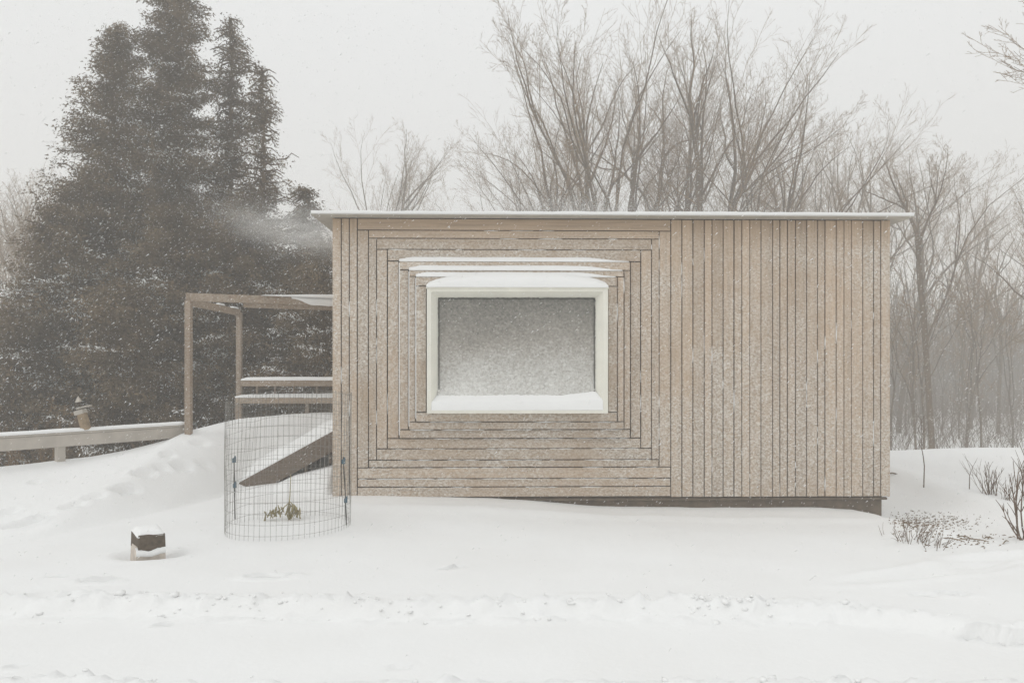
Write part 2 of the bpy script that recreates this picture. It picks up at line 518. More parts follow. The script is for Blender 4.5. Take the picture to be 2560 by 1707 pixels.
xs = axis(-7.4, 7.4, 0.042, -190, 190)
ys = np.concatenate([axis(3.4, 9.8, 0.028, -30, 3.39)[:-1] if False else np.array([-30, -18, -10, -5, -2, 0, 1, 1.8, 2.4, 2.8, 3.1, 3.3]), np.arange(3.4, 9.8, 0.031), np.arange(9.8, 15.0, 0.07)])
s_, y_ = 0.06, ys[-1]
extra = []
while y_ < 260:
    s_ *= 1.12; y_ += s_; extra.append(y_)
ys = np.concatenate([ys, extra])
GX, GY = np.meshgrid(xs, ys)
GZ = height(GX, GY)
nx, ny = len(xs), len(ys)
idx = np.arange(nx * ny).reshape(ny, nx)
quads = np.stack([idx[:-1, :-1], idx[:-1, 1:], idx[1:, 1:], idx[1:, :-1]], -1).reshape(-1, 4)
gm = np_mesh('snowy_ground', np.stack([GX, GY, GZ], -1).reshape(-1, 3), quads, True)
tag(link_mesh('ground', gm, M['snow']), 'deep white snow covering the whole yard and bank', None, kind='structure')

def hz(x, y):
    return float(height(np.array([x]), np.array([y]))[0])

# ------------------------------------------------------------------ cabin
YAW = math.radians(1.15)
def uz(px, py, p=0.0):
    """photo pixel -> (u, z) on the cabin front, p metres proud of it"""
    t = (px - 1280) / F
    Dp = D - p / math.cos(YAW)
    u = t * Dp / (math.cos(YAW) - t * math.sin(YAW))
    Y = Dp + u * math.sin(YAW)
    return u - p * math.tan(YAW) * 0, CAMH + (HOR - py) / F * Y

cabin = empty('wooden_cabin', (0, D, 0), YAW)
tag(cabin, 'low wooden cabin clad in frosted tan boards, flat snowy roof and one framed window', 'cabin')

UL, UR = uz(834, 900)[0], uz(2221, 900)[0]
ZT = (uz(834, 549)[1] + uz(2221, 549)[1]) / 2
ZB = uz(2221, 1240)[1]
DEPTH = 4.6
GAP = 0.0060
FT = 0.024     # board thickness

# backing wall
mb = MB()
WL_, WR_ = uz(1082, 900)[0], uz(1500, 900)[0]
WT_, WB_ = uz(1290, 738)[1], uz(1290, 1020)[1]
for (a0, a1, b0, b1) in [(UL + .012, WL_, ZB + .01, ZT + .04), (WR_, UR - .012, ZB + .01, ZT + .04), (WL_, WR_, WT_, ZT + .04), (WL_, WR_, ZB + .01, WB_)]:
    mb.box(a0, a1, 0.0, 0.10, b0, b1)
wall = mb.build('front_wall', M['backing'], cabin)

def board(u0, u1, z0, z1, vertical, proud=0.0, parent=None):
    j = random.uniform(-0.0025, 0.0025)
    g = GAP * random.uniform(0.75, 1.25)
    m = MB()
    m.box(u0 + g, u1 - g, -FT - proud + j, -0.001, z0 + g, z1 - g, 0.0035)
    return m.build('board', M['board_v'] if vertical else M['board_h'], parent or wall)

# upright boards, left and right of the window rings
left_px = [834, 854, 874, 894]
for a, b in zip(left_px[:-1], left_px[1:]):
    board(uz(a, 900)[0], uz(b, 900)[0], uz(a, 1253)[1] if a < 850 else uz(a, 1250)[1], ZT, True)
right_px = [1676, 1703.7, 1731.5, 1759.3, 1779, 1806.5, 1834, 1853.5, 1873, 1901, 1930, 1948, 1967, 1987, 2015, 2042, 2061, 2089, 2108, 2126.5, 2155, 2182, 2200, 2221]
for a, b in zip(right_px[:-1], right_px[1:]):
    board(uz(a, 900)[0], uz(b, 900)[0], ZB, ZT, True)

# concentric rings round the window
LX = [894, 922, 942, 969, 998, 1022, 1039, 1066]
RX = [1676, 1647, 1628, 1601, 1575, 1559, 1542, 1519]
TYp = [550, 577.5, 597.5, 625, 654, 676, 692, 716]
BYp = [1195, 1167.5, 1148.5, 1120.5, 1095, 1073, 1054, 1030]
PR = [0, 0, 0, 0, 0.045, 0.085, 0.115]
def zmid(py): return uz(1285, py)[1]
for i in range(7):
    p = PR[i]
    uo0, uo1 = uz(LX[i], 900, p)[0], uz(RX[i], 900, p)[0]
    ui0, ui1 = uz(LX[i + 1], 900, p)[0], uz(RX[i + 1], 900, p)[0]
    def zz(py, p=p): return uz(1285, py, p)[1]
    zt0, zt1 = zz(TYp[i]), zz(TYp[i + 1])
    zb0, zb1 = zz(BYp[i]), zz(BYp[i + 1])
    if i == 0: zt0 = ZT
    board(uo0, uo1, zt1, zt0, False, p)
    board(uo0, uo1, zb0, zb1, False, p)
    board(uo0, ui0, zb1, zt1, True, p)
    board(ui1, uo1, zb1, zt1, True, p)
u0, u1 = uz(894, 900)[0], uz(1676, 900)[0]
board(u0, u1, zmid(1216), zmid(1195), False)
board(u0, u1, zmid(1241), zmid(1216), False)

# snow caught along the joints
m = MB()
rj = random.Random(9)
def joint_snow(u0_, z0_, u1_, z1_, y, prob, rr_):
    L_ = math.hypot(u1_ - u0_, z1_ - z0_); t = 0.0
    while t < L_:
        l = rj.uniform(.03, .30)
        if rj.random() < prob:
            a_, b_ = t / L_, min(1, (t + l) / L_)
            n_ = 4
            pts = []
            for i in range(n_):
                q = a_ + (b_ - a_) * i / (n_ - 1)
                pts.append((u0_ + (u1_ - u0_) * q + rj.uniform(-.0015, .0015), y + rj.uniform(-.001, .002), z0_ + (z1_ - z0_) * q + rj.uniform(-.0015, .0015)))
            r_ = rr_ * rj.uniform(.7, 1.25)
            m.tube(pts, [r_ * .3, r_, r_ * .9, r_ * .3], 5)
        t += l
for a in right_px[1:-1] + left_px[1:-1]:
    joint_snow(uz(a, 900)[0], ZB + .02, uz(a, 900)[0], ZT - .35, -FT + .006, .06, .0055)
for i in range(7):
    p = PR[i]; a, b = uz(LX[i], 900, p)[0] + .02, uz(RX[i], 900, p)[0] - .02
    if i < 4: joint_snow(a, uz(1285, TYp[i], p)[1] - .004, b, uz(1285, TYp[i], p)[1] - .004, -p - FT + .003, .16 if i else 0, .0045)
    joint_snow(a, uz(1285, BYp[i], p)[1] - .004, b, uz(1285, BYp[i], p)[1] - .004, -p - FT + .004, .42, .0046)
    for xx in (LX[i], RX[i]):
        if i: joint_snow(uz(xx, 900, p)[0], uz(1285, BYp[i] - 10, p)[1], uz(xx, 900, p)[0], uz(1285, TYp[i] + 10, p)[1], -p - FT + .006, .10, .0055)
for py in (1216, 1195):
    joint_snow(uz(900, 900)[0], zmid(py) - .005, uz(1670, 900)[0], zmid(py) - .005, -FT + .004, .45, .005)
tag(m.build('joint_snow', M['snow_soft'], wall, True), kind='stuff')

# side and back walls
for name, uu in (('side_wall', UL), ('side_wall', UR)):
    m = MB(); sgn = -1 if uu < 0 else 1
    m.box(min(uu - sgn * .012, uu - sgn * .10), max(uu - sgn * .012, uu - sgn * .10), 0.10, DEPTH, ZB + .01, ZT + .04)
    sw = m.build(name, M['backing'], cabin)
    y = -FT
    k = 0
    while y < DEPTH:
        wd = 0.14 if k % 3 else 0.098
        m = MB()
        a, b = (uu - .011, uu + FT * .35) if sgn > 0 else (uu - FT * .35, uu + .011)
        m.box(a, b, y + (.0 if k else .004) + GAP * (k > 0), min(y + wd, DEPTH) - GAP, ZB, ZT)
        m.build('board', M['board_v'], sw)
        y += wd; k += 1
m = MB(); m.box(UL + .01, UR - .01, DEPTH - .1 + .1, DEPTH + .1, ZB, ZT + .03); m.build('back_wall', M['board_v'], cabin)
m = MB(); m.box(UL + .1, UR - .1, .1, DEPTH, ZB, ZB + .08); m.build('floor_deck', M['backing'], cabin)

# skirting / foundation set back under the boards
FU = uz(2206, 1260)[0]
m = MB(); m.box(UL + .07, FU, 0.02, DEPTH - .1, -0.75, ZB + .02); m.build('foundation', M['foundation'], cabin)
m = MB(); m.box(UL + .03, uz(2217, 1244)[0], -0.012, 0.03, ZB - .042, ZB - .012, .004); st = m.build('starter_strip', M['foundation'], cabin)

# roof: thin slab with level soffit
OVF = 0.20
RU0, RU1 = uz(777, 540, OVF)[0], uz(2284, 540, OVF)[0]
zs = uz(1285, 540.5, OVF)[1]
zs = max(zs, ZT + 0.006)
m = MB()
RB = DEPTH + .35
m.poly([(RU0, -OVF, zs), (RU1, -OVF, zs), (RU1, RB, zs), (RU0, RB, zs),
        (RU0, -OVF, zs + .010), (RU1, -OVF, zs + .010), (RU1, RB, zs + .010), (RU0, RB, zs + .010)],
       [(3, 2, 1, 0), (4, 5, 6, 7), (0, 1, 5, 4), (1, 2, 6, 5), (2, 3, 7, 6), (3, 0, 4, 7)])
roof = m.build('roof', M['soffit'], cabin)
# frieze board between soffit and cladding
# soffit boards (three strips) let in below
# snow on the roof
def snow_slab(name, x0, x1, y0, y1, z, h_edge, h_mid, parent, nxs=90, nys=14, amp=0.006):
    X = np.linspace(x0, x1, nxs); Yv = y0 + (y1 - y0) * np.linspace(0, 1, nys) ** 1.6
    gx, gy = np.meshgrid(X, Yv)
    e = np.minimum(np.minimum(gx - x0, x1 - gx), np.minimum(gy - y0, y1 - gy))
    hh = h_edge + (h_mid - h_edge) * smooth(0, 0.8, e) + amp * fbm(gx * 3.1, gy * 3.1 + 7, 3)
    hh = np.maximum(hh, 0.008)
    top = np.stack([gx, gy, z + hh], -1).reshape(-1, 3)
    bot = np.stack([gx, gy, z + 0 * hh], -1).reshape(-1, 3)
    n = nxs * nys
    idd = np.arange(n).reshape(nys, nxs)
    q = [np.stack([idd[:-1, :-1], idd[:-1, 1:], idd[1:, 1:], idd[1:, :-1]], -1).reshape(-1, 4)]
    def side(a): 
        return np.stack([a[:-1] + n, a[1:] + n, a[1:], a[:-1]], -1)
    q += [side(idd[0]), side(idd[-1][::-1]), side(idd[:, 0][::-1]), side(idd[:, -1])]
    q += [(q[0] + n)[:, ::-1]]
    me = np_mesh(name, np.concatenate([top, bot]), np.concatenate(q), True)
    return link_mesh(name, me, M['snow_soft'], parent)
snow_slab('roof_snow', RU0 - .004, RU1 + .004, -OVF - .006, RB, zs + .0115, .040, .052, roof, 260, 16, .009)

# ---- window: a deep projecting box
WP = 0.26
win = empty('window', (0, 0, 0), 0, cabin)
tag(win, 'deep cream window box with frosted pane and snow on sill')
def wpt(px, py, p): 
    u, z = uz(px, py, p); return (u, -p, z)
PO = [(1066, 1033), (1519, 1033), (1519, 721), (1066, 721)]
PI_ = [(1076.5, 1025.5), (1507.5, 1025.5), (1507.5, 728.5), (1076.5, 728.5)]
GP = 0.15
PG = [(1095.7, 1012), (1486, 1012), (1486, 745.4), (1095.7, 745.4)]
O_ = [wpt(a, b, WP) for a, b in PO]
I_ = [wpt(a, b, WP) for a, b in PI_]
G_ = [wpt(a, b, GP) for a, b in PG]
OB = [(x, 0.02, z) for x, y, z in O_]
names = ['sill', 'jamb', 'head', 'jamb']
for i, nm in enumerate(names):
    j = (i + 1) % 4
    m = MB()
    c = 0.006
    p = [O_[i], O_[j], I_[j], I_[i], G_[i], G_[j], OB[i], OB[j]]
    m.poly(p, [(0, 1, 2, 3), (3, 2, 5, 4), (6, 7, 1, 0), (4, 5, 7, 6)])
    o = m.build(nm, M['frame'], win)
# thin drip cap over the head
m = MB(); m.box(O_[3][0] - .012, O_[2][0] + .012, -WP - .014, 0.0, O_[3][2] + .002, O_[3][2] + .014, .003); m.build('drip_cap', M['frame'], win)
# pane: crusted with lumpy ice
gx, gz = np.meshgrid(np.linspace(G_[0][0] - .01, G_[1][0] + .01, 190), np.linspace(G_[0][2] - .01, G_[3][2] + .01, 130))
lum = 0.014 * np.clip(fbm(gx * 26 + gz * 9, gz * 34, 3) + .15, 0, 2) + 0.008 * fbm(gx * 6, gz * 6, 2)
thick = 0.3 + 0.7 * smooth(G_[3][2], G_[0][2] + .3, gz)
gy = -GP - 0.004 - lum * 1.25 - 0.03 * smooth(G_[0][2] + .35, G_[0][2], gz)
idd = np.arange(190 * 130).reshape(130, 190)
q = np.stack([idd[:-1, :-1], idd[:-1, 1:], idd[1:, 1:], idd[1:, :-1]], -1).reshape(-1, 4)
link_mesh('pane', np_mesh('pane', np.stack([gx, gy, gz], -1).reshape(-1, 3), q, True), M['pane'], win)

for (a, b) in ((3, 2), (0, 3), (1, 2), (0, 1)):
    pA, pB = Vector(G_[a]), Vector(G_[b])
    m = MB(); ctr = Vector(((G_[0][0] + G_[1][0]) / 2, 0, (G_[0][2] + G_[3][2]) / 2))
    ins = Vector((0, -.016, 0))
    mid_ = (pA + pB) / 2; inw = Vector((ctr.x - mid_.x, 0, 0)) if a in (0, 1) and b in (3, 2) else Vector((0, 0, ctr.z - mid_.z))
    inw = inw.normalized() * .007
    m.beam(pA + ins + inw, pB + ins + inw, .010, .014, (0, 1, 0), .002); m.build('glazing_bead', M['bead'], win)

def snow_ledge(name, x0, x1, yf, yb, z, hfun, parent, n=110, over=0.004, front=0.35, mat=None):
    """a bank of snow on a ledge: high at the back, rounded to the front edge"""
    prof = [(0.0, 0.0), (0.0, front * .55), (0.06, front * .85), (0.16, front + .12 * (1 - front)), (0.35, .78 + .22 * front), (0.6, 0.94), (0.85, 1.0), (1.0, 1.0), (1.0, 0.0)]
    V = []
    for i in range(n):
        t = i / (n - 1)
        x = x0 + (x1 - x0) * t
        h = max(hfun(t), 0.002)
        wob = 0.004 * float(noise2(x * 9.0, 3.1 + z))
        for (d, e) in prof:
            V.append((x, yf - over + (yb - yf + over) * d + (wob if d < .5 else 0), z + h * e))
    k = len(prof)
    Fc = []
    for i in range(n - 1):
        for j in range(k - 1):
            Fc.append((i * k + j, (i + 1) * k + j, (i + 1) * k + j + 1, i * k + j + 1))
    me = bpy.data.meshes.new(name)
    Fc.append(tuple(range(k))); Fc.append(tuple((n - 1) * k + j for j in range(k))[::-1])
    me.from_pydata(V, [], Fc)
    me.polygons.foreach_set('use_smooth', np.ones(len(me.polygons), dtype=bool))
    me.update()
    return link_mesh(name, me, mat or M['snow_soft'], parent)

# snow on the window head: humped, thin at both ends
def head_h(t):
    a = float(smooth(0.0, 0.23, t)); b = 1 - float(smooth(0.72, 1.0, t))
    return 0.05 + 0.16 * math.sin(math.pi / 2 * min(1, t / .36)) ** .62 * math.sin(math.pi / 2 * min(1, (1 - t) / .38)) ** .55 + .006 * float(noise2(t * 7, 2.2))
snow_ledge('snow_cap', O_[3][0] - .006, O_[2][0] + .004, -WP - .012, -.03, O_[3][2] + .0145, head_h, win, 120, .004, .6)
# snow on the sill inside the box: slopes up to the pane
def sill_h(t): return 0.20 - 0.05 * float(smooth(.62, 1.0, t)) * 1.0 + .045 * float(smooth(.8, 1, t)) + .008 * float(noise2(t * 5, 9.2)) 
zsill = I_[0][2]
m = MB()
ns = 70
V = []; k = 8
for i in range(ns):
    t = i / (ns - 1)
    for j in range(k):
        d = j / (k - 1)
        y = -WP + .004 + (WP - GP - .01) * d
        xa = I_[0][0] + (G_[0][0] - I_[0][0]) * d + .004; xb = I_[1][0] + (G_[1][0] - I_[1][0]) * d - .004
        zb_ = zsill + (G_[0][2] - zsill) * d
        # target: snow line on the pane at photo row 984, nearly full at the lip
        ztop_back = uz(1290, 985 - 8 * float(smooth(.8, 1, t)), GP)[1]
        lipz = uz(1290, 1003 - 4 * float(smooth(.75, 1, t)), WP)[1]
        zt_ = lipz + (ztop_back - lipz) * float(smooth(-.05, 1.0, d)) + .006 * float(noise2(t * 9, d * 3)) - .014 * (d == 0)
        V.append((xa + (xb - xa) * t, y, zt_))
Fc = [(i * k + j, (i + 1) * k + j, (i + 1) * k + j + 1, i * k + j + 1) for i in range(ns - 1) for j in range(k - 1)]
nv = len(V)
V += [(V[i * k][0], V[i * k][1] - .004, zsill + .0005) for i in range(ns)]
Fc += [(nv + i, nv + i + 1, (i + 1) * k, i * k) for i in range(ns - 1)]
me = bpy.data.meshes.new('sill_snow'); me.from_pydata(V, [], Fc)
me.polygons.foreach_set('use_smooth', np.ones(len(me.polygons), dtype=bool)); me.update()
link_mesh('sill_snow', me, M['snow_soft'], win)

# snow on the stepped ring ledges over the window
for i, hmax in ((4, .062), (5, .066), (6, .062)):
    p = PR[i]; pprev = PR[i - 1]
    a, b = uz(LX[i], 900, p)[0], uz(RX[i], 900, p)[0]
    z = uz(1285, TYp[i], p)[1]
    def hf(t, hmax=hmax, i=i):
        e = float(smooth(0, .06, t)) * .35 + .65
        e2 = 1 - .75 * float(smooth(.80, 1.0, t))
        return hmax * e * e2 * (1 + .10 * float(noise2(t * 6, i * 3.7)))
    snow_ledge('ledge_snow', a + .003, b - .02, -p - FT, -pprev - FT + .002, z - GAP + .001, hf, wall, 90, .006, .45)
    # rime lining the left edge of the step
    m = MB()
    zb_ = uz(1285, BYp[i], p)[1]
    pts = [(a + .0035 + .002 * float(noise2(q_ * 5, i)), -p - FT + .004, z - .02 + (zb_ - z + .06) * q_ / 24) for q_ in range(25)]
    m.tube(pts, .0062, 5); m.build('rime_edge', M['snow_soft'], wall, True)

# ------------------------------------------------------------------ pergola, railing, stairs (left)
def snow_strip(mbname, a, b, wd, h0, h1, parent, n=24, mat=None, noise=.15):
    a = Vector(a); b = Vector(b); d = (b - a); L = d.length; d.normalize(); sx = d.cross(Vector((0, 0, 1))).normalized()
    prof = [(-.52, 0), (-.52, .5), (-.38, .86), (0, 1), (.38, .86), (.52, .5), (.52, 0)]
    V = []
    for i in range(n):
        t = i / (n - 1)
        h = (h0 + (h1 - h0) * t) * (1 + noise * float(noise2(t * L * 3 + a.x, a.y)))
        if i in (0, n - 1): h *= .5
        for (x, z) in prof:
            V.append(a + d * (L * t) + sx * (x * wd) + Vector((0, 0, z * h)))
    k = len(prof)
    Fc = [(i * k + j, i * k + j + 1, (i + 1) * k + j + 1, (i + 1) * k + j) for i in range(n - 1) for j in range(k - 1)]
    Fc += [tuple(range(k))[::-1], tuple((n - 1) * k + j for j in range(k))]
    me = bpy.data.meshes.new(mbname); me.from_pydata([tuple(v) for v in V], [], Fc)
    me.polygons.foreach_set('use_smooth', np.ones(len(me.polygons), dtype=bool)); me.update()
    return link_mesh(mbname, me, mat or M['snow_soft'], parent)

YA, YBK = 9.8, 11.8
pa = ray(471.5, 1073, YA)          # front post foot
pb = ray(598, 1000, YBK)
zbeam = ray(471, 742, YA).z
perg = empty('timber_pergola', (pa.x, YA, pa.z))
tag(perg, 'slim weathered timber pergola of two posts and a beam meeting the cabin side', 'pergola')
def padd(mb, name, mat):
    me_o = mb.build(name, mat, perg)
    me_o.location = (-perg.location.x, -perg.location.y, -perg.location.z)
    return me_o
m = MB(); m.beam((pa.x, YA, pa.z - .6), (pa.x, YA, zbeam - .052), .078, .078, (0, 1, 0)); padd(m, 'post', M['timber_v'])
m = MB(); m.beam((pb.x, YBK, -.3), (pb.x, YBK, zbeam - .058), .078, .078, (0, 1, 0)); padd(m, 'post', M['timber_v'])
# front beam, running back a little to the right
bl = ray(464, 742.5, YA); br = ray(894, 757, 10.75); br.z = bl.z
m = MB(); m.beam(bl, br, .045, .108); fb = padd(m, 'beam', M['timber_h'])
m = MB(); m.beam((pa.x - .02, YA + .06, zbeam - .062), (pb.x - .02, YBK + .05, zbeam - .062), .045, .10); padd(m, 'side_beam', M['timber_h'])
m = MB(); e1 = bl + (br - bl) * .30; m.beam((e1.x + .02, e1.y + .055, bl.z - .062), (br.x, br.y + .055, bl.z - .062), .04, .10); padd(m, 'lower_beam', M['timber_h'])
s1 = bl + (br - bl) * .42
o = snow_strip('beam_snow', (s1.x, s1.y - .012, bl.z + .052), (br.x, br.y - .012, bl.z + .052), .10, .012, .075, perg, 30); o.location = -perg.location
# drift plastered on the front of the beam towards the cabin
m = MB(); s2 = bl + (br - bl) * .60
nn = 22
V = []
for i in range(nn):
    t = i / (nn - 1); q_ = s2 + (br - s2) * t
    for (dy, e) in ((-.024, 1.0), (-.05, .8), (-.052, .3), (-.025, 0)):
        hh = .03 + .085 * float(smooth(0, .35, t)) + .008 * float(noise2(t * 6, 1.7))
        V.append((q_.x, q_.y + dy, bl.z + .058 - hh * (1 - e)))
Fc = [(i * 4 + j, i * 4 + j + 1, (i + 1) * 4 + j + 1, (i + 1) * 4 + j) for i in range(nn - 1) for j in range(3)]
me = bpy.data.meshes.new('drift'); me.from_pydata(V, [], Fc); me.polygons.foreach_set('use_smooth', np.ones(len(me.polygons), dtype=bool)); me.update()
o = link_mesh('drift', me, M['snow_soft'], perg); o.location = -perg.location
# three little snow caps on the side beam
for t in (.28, .58, .88):
    c0 = Vector((pa.x - .02, YA + .06, 0)).lerp(Vector((pb.x - .02, YBK + .05, 0)), t)
    o = snow_strip('snow_clump', (c0.x + .0, c0.y - .10, zbeam - .012), (c0.x, c0.y + .10, zbeam - .012), .07, .028, .03, perg, 8); o.location = -perg.location

# deck railing behind
YR = 11.75
rail = empty('deck_railing', (ray(720, 1000, YR).x, YR, .85))
tag(rail, 'snow topped wooden deck railing between pergola post and cabin', 'railing')
def radd(mb, name, mat):
    o = mb.build(name, mat, rail); o.location = -rail.location; return o
a = ray(604, 958, YR - .1); b = ray(926, 955, YR - .1); b.z = a.z
m = MB(); m.beam(a, b, .06, .092); radd(m, 'top_rail', M['timber_h'])
o = snow_strip('rail_snow', a + Vector((0, 0, .046)), b + Vector((0, 0, .046)), .075, .05, .06, rail); o.location = -rail.location
a2 = ray(589, 1001, YR); b2 = ray(928, 999, YR); b2.z = a2.z
m = MB(); m.beam(a2, b2, .05, .09); radd(m, 'lower_rail', M['timber_h'])
o = snow_strip('rail_snow', a2 + Vector((0, 0, .045)), b2 + Vector((0, 0, .045)), .07, .05, .085, rail); o.location = -rail.location
for px in (593, 768, 880):
    q_ = ray(px, 1010, YR + .06)
    m = MB(); m.beam((q_.x, YR + .055, .1), (q_.x, YR + .055, a2.z + .03), .055, .05, (0, 1, 0)); radd(m, 'post', M['timber_v'])
for px in (600, 640, 685, 733, 790, 850):
    q_ = ray(px, 970, YR + .03)
    m = MB(); m.beam((q_.x, YR + .075, a2.z - .02), (q_.x, YR + .075, a.z - .02), .022, .03, (0, 1, 0), .002); radd(m, 'baluster', M['timber_v'])

# stairs
YS = 9.72
stair = empty('wooden_stairs', (ray(600, 1219, YS).x, YS, ray(600, 1219, YS).z))
tag(stair, 'dark wooden stair stringer climbing out of the snow to the porch', 'stairs')
def sadd(mb, name, mat):
    o = mb.build(name, mat, stair); o.location = -stair.location; return o
s0 = ray(520, 1274, YS); s1_ = ray(960, 1033, YS)
for dy in (0, .95):
    m = MB(); m.beam(s0 + Vector((0, dy, 0)), s1_ + Vector((0, dy, 0)), .045, .235); sadd(m, 'stringer', M['stringer'])
dd = (s1_ - s0)
for i in range(7):
    c = s0 + dd * ((i + .6) / 7.2)
    m = MB(); m.box(c.x - .13, c.x + .13, YS + .03, YS + .92, c.z - .03, c.z + .01, .003); sadd(m, 'tread', M['stringer'])
    m = MB(); m.box(c.x + .10, c.x + .13, YS + .035, YS + .915, c.z - .20, c.z - .031); sadd(m, 'riser', M['stringer'])
# snow lying on the stairs behind the stringer
V = []; n1, n2 = 26, 12
for i in range(n1):
    t = i / (n1 - 1); c = s0 + dd * t
    for j in range(n2):
        d_ = j / (n2 - 1)
        V.append((c.x - .07, YS + .028 + .95 * d_, c.z + .115 + .16 * float(smooth(0, .5, d_)) + .02 * float(noise2(t * 5, d_ * 3)) + .02 * float(smooth(0, .08, d_))))
Fc = [(i * n2 + j, (i + 1) * n2 + j, (i + 1) * n2 + j + 1, i * n2 + j + 1) for i in range(n1 - 1) for j in range(n2 - 1)]
nb = len(V)
V += [(V[i * n2][0], V[i * n2][1], V[i * n2][2] - .13) for i in range(n1)]
Fc += [(nb + i, nb + i + 1, (i + 1) * n2, i * n2) for i in range(n1 - 1)]
me = bpy.data.meshes.new('stair_snow'); me.from_pydata(V, [], Fc); me.polygons.foreach_set('use_smooth', np.ones(len(me.polygons), dtype=bool)); me.update()
o = link_mesh('stair_snow', me, M['snow_soft'], stair); o.location = -stair.location

# low pale rail along the top of the bank
RA, RBp = Vector((-5.72, 8.27, 0)), Vector((-4.33, 9.93, 0))
rd = (RBp - RA).normalized()
R0 = RA - rd * 2.6
zr = .82 - .075
lr = empty('low_timber_rail', (RA.x, RA.y, .5))
tag(lr, 'pale low timber rail with snowy cap board along the bank top', 'rail')
def ladd(mb, name, mat):
    o = mb.build(name, mat, lr); o.location = -lr.location; return o
m = MB(); m.beam(R0 + Vector((0, 0, zr)), RBp + Vector((0, 0, zr)), .045, .145); ladd(m, 'beam', M['rail_pale'])
side = rd.cross(Vector((0, 0, 1)))
m = MB(); m.beam(R0 - side * .05 + Vector((0, 0, zr + .088)), RBp - side * .05 + Vector((0, 0, zr + .088)), .17, .026); ladd(m, 'cap_board', M['rail_pale'])
o = snow_strip('rail_snow', R0 - side * .05 + Vector((0, 0, zr + .101)), RBp - side * .05 + Vector((0, 0, zr + .101)), .175, .03, .04, lr, 50); o.location = -lr.location
for t in (-.62, .285):
    q_ = RA.lerp(RBp, t) - side * .05
    m = MB(); m.beam((q_.x, q_.y, -.5), (q_.x, q_.y, zr + .07), .09, .09, tuple(rd)); ladd(m, 'post', M['rail_pale'])

# wooden ornament standing on the rail
qo = RA.lerp(RBp, .405) - side * .05
zo = zr + .103
orn = empty('wooden_ornament', (qo.x, qo.y, zo))
tag(orn, 'small rustic wooden ornament with dark back and slanted cap standing on the low rail', 'ornament')
m = MB(); m.poly([(-.10, -.04, 0), (-.005, -.04, 0), (-.005, .05, 0), (-.10, .05, 0), (-.10, -.03, .135), (0, -.03, .185), (0, .04, .185), (-.10, .04, .135), (-.06, -.03, .185), (-.06, .04, .185)],
       [(3, 2, 1, 0), (0, 1, 5, 8, 4), (1, 2, 6, 5), (2, 3, 7, 9, 6), (3, 0, 4, 7), (4, 8, 9, 7), (8, 5, 6, 9)])
m.build('back_block', M['ornament_dark'], orn)
m = MB(); m.beam((.045, -.03, 0.005), (-.005, -.03, .205), .085, .10, (0, 1, 0), .01); m.build('front_block', M['ornament_tan'], orn)
m = MB(); m.beam((-.07, -.03, .205), (.03, -.03, .235), .11, .055, (0, 0, 1), .006); cp = m.build('cap', M['rail_pale'], orn)
m = MB(); m.beam((-.045, -.03, .262), (.085, -.03, .300), .12, .014, (0, 0, 1), .003); m.build('slanted_lid', M['rail_pale'], orn)
m = MB(); m.beam((-.075, .03, .28), (-.078, .03, .40), .012, .012, (0, 1, 0), .002); m.build('finial_rod', M['ornament_dark'], orn)
m = MB(); m.poly([(-.11, .0, .335), (-.05, .0, .345), (-.05, .05, .345), (-.11, .05, .335), (-.085, .025, .42)], [(3, 2, 1, 0), (0, 1, 4), (1, 2, 4), (2, 3, 4), (3, 0, 4)]); m.build('finial', M['rail_pale'], orn)

# ------------------------------------------------------------------ wire cage, stakes, wilted plant
CC = Vector(((718 - 1280) / F * 7.46, 7.46, 0)); CR = .605
cage = empty('wire_cage', (CC.x, CC.y, 0))
tag(cage, 'round cage of welded garden wire standing in the snow by the cabin corner', 'fence')
def cage_pt(th, z):
    zz = z
    r = CR * (1 + .02 * math.sin(3 * th + 1.0) + .012 * math.sin(5 * th + z * 3))
    lean = -.03 * (z / 1.2)
    # a buckled seam on the far left
    bk = math.exp(-((th - 2.55) / .28) ** 2)
    r -= .10 * bk * max(0, z - .35) 
    sag = .03 * math.sin(2 * th + 4.0) * (z / 1.2) + .025 * bk * math.sin(z * 16)
    return Vector((CC.x + r * math.cos(th) + .03 * (z / 1.2), CC.y + r * math.sin(th) + lean, zz + sag + .02))
m = MB()
NV = 74
HT = 1.33
for i in range(NV):
    th = 2 * math.pi * i / NV
    jit = random.uniform(-.006, .006)
    top = HT + .04 * math.cos(th)  
    m.tube([cage_pt(th + jit, z) + Vector((0, 0, 0)) for z in np.linspace(-.08, top, 9)], .00165, 3, False)
for k in range(14):
    z = .025 + k * .101
    m.tube([cage_pt(2 * math.pi * i / 96, z) for i in range(97)], .00165, 3, False)
o = m.build('wire_mesh', M['wire'], cage); o.location = -cage.location
tag(o, kind='stuff')

def stake(p0, p1, clips, label):
    e = empty('garden_stake', p0)
    tag(e, label, 'stake', 'stakes holding the wire cage')
    p0 = Vector(p0); p1 = Vector(p1)
    m = MB(); m.tube([Vector((0, 0, -.25)), (p1 - p0) * .5, p1 - p0], [.0065, .0065, .006], 6); m.build('rod', M['stake'], e)
    for t in clips:
        c = (p1 - p0) * t
        m = MB(); m.box(c.x - .016, c.x + .016, c.y - .014, c.y + .014, c.z - .022, c.z + .022, .004)
        m.poly([(c.x - .004, c.y - .016, c.z + .02), (c.x + .02, c.y - .016, c.z + .02), (c.x + .012, c.y - .016, c.z + .05), (c.x - .004, c.y + .01, c.z + .02), (c.x + .02, c.y + .01, c.z + .02), (c.x + .012, c.y + .01, c.z + .05)],
               [(0, 1, 2), (5, 4, 3), (0, 2, 5, 3), (1, 4, 5, 2), (0, 3, 4, 1)])
        m.build('clip', M['clip'], e)
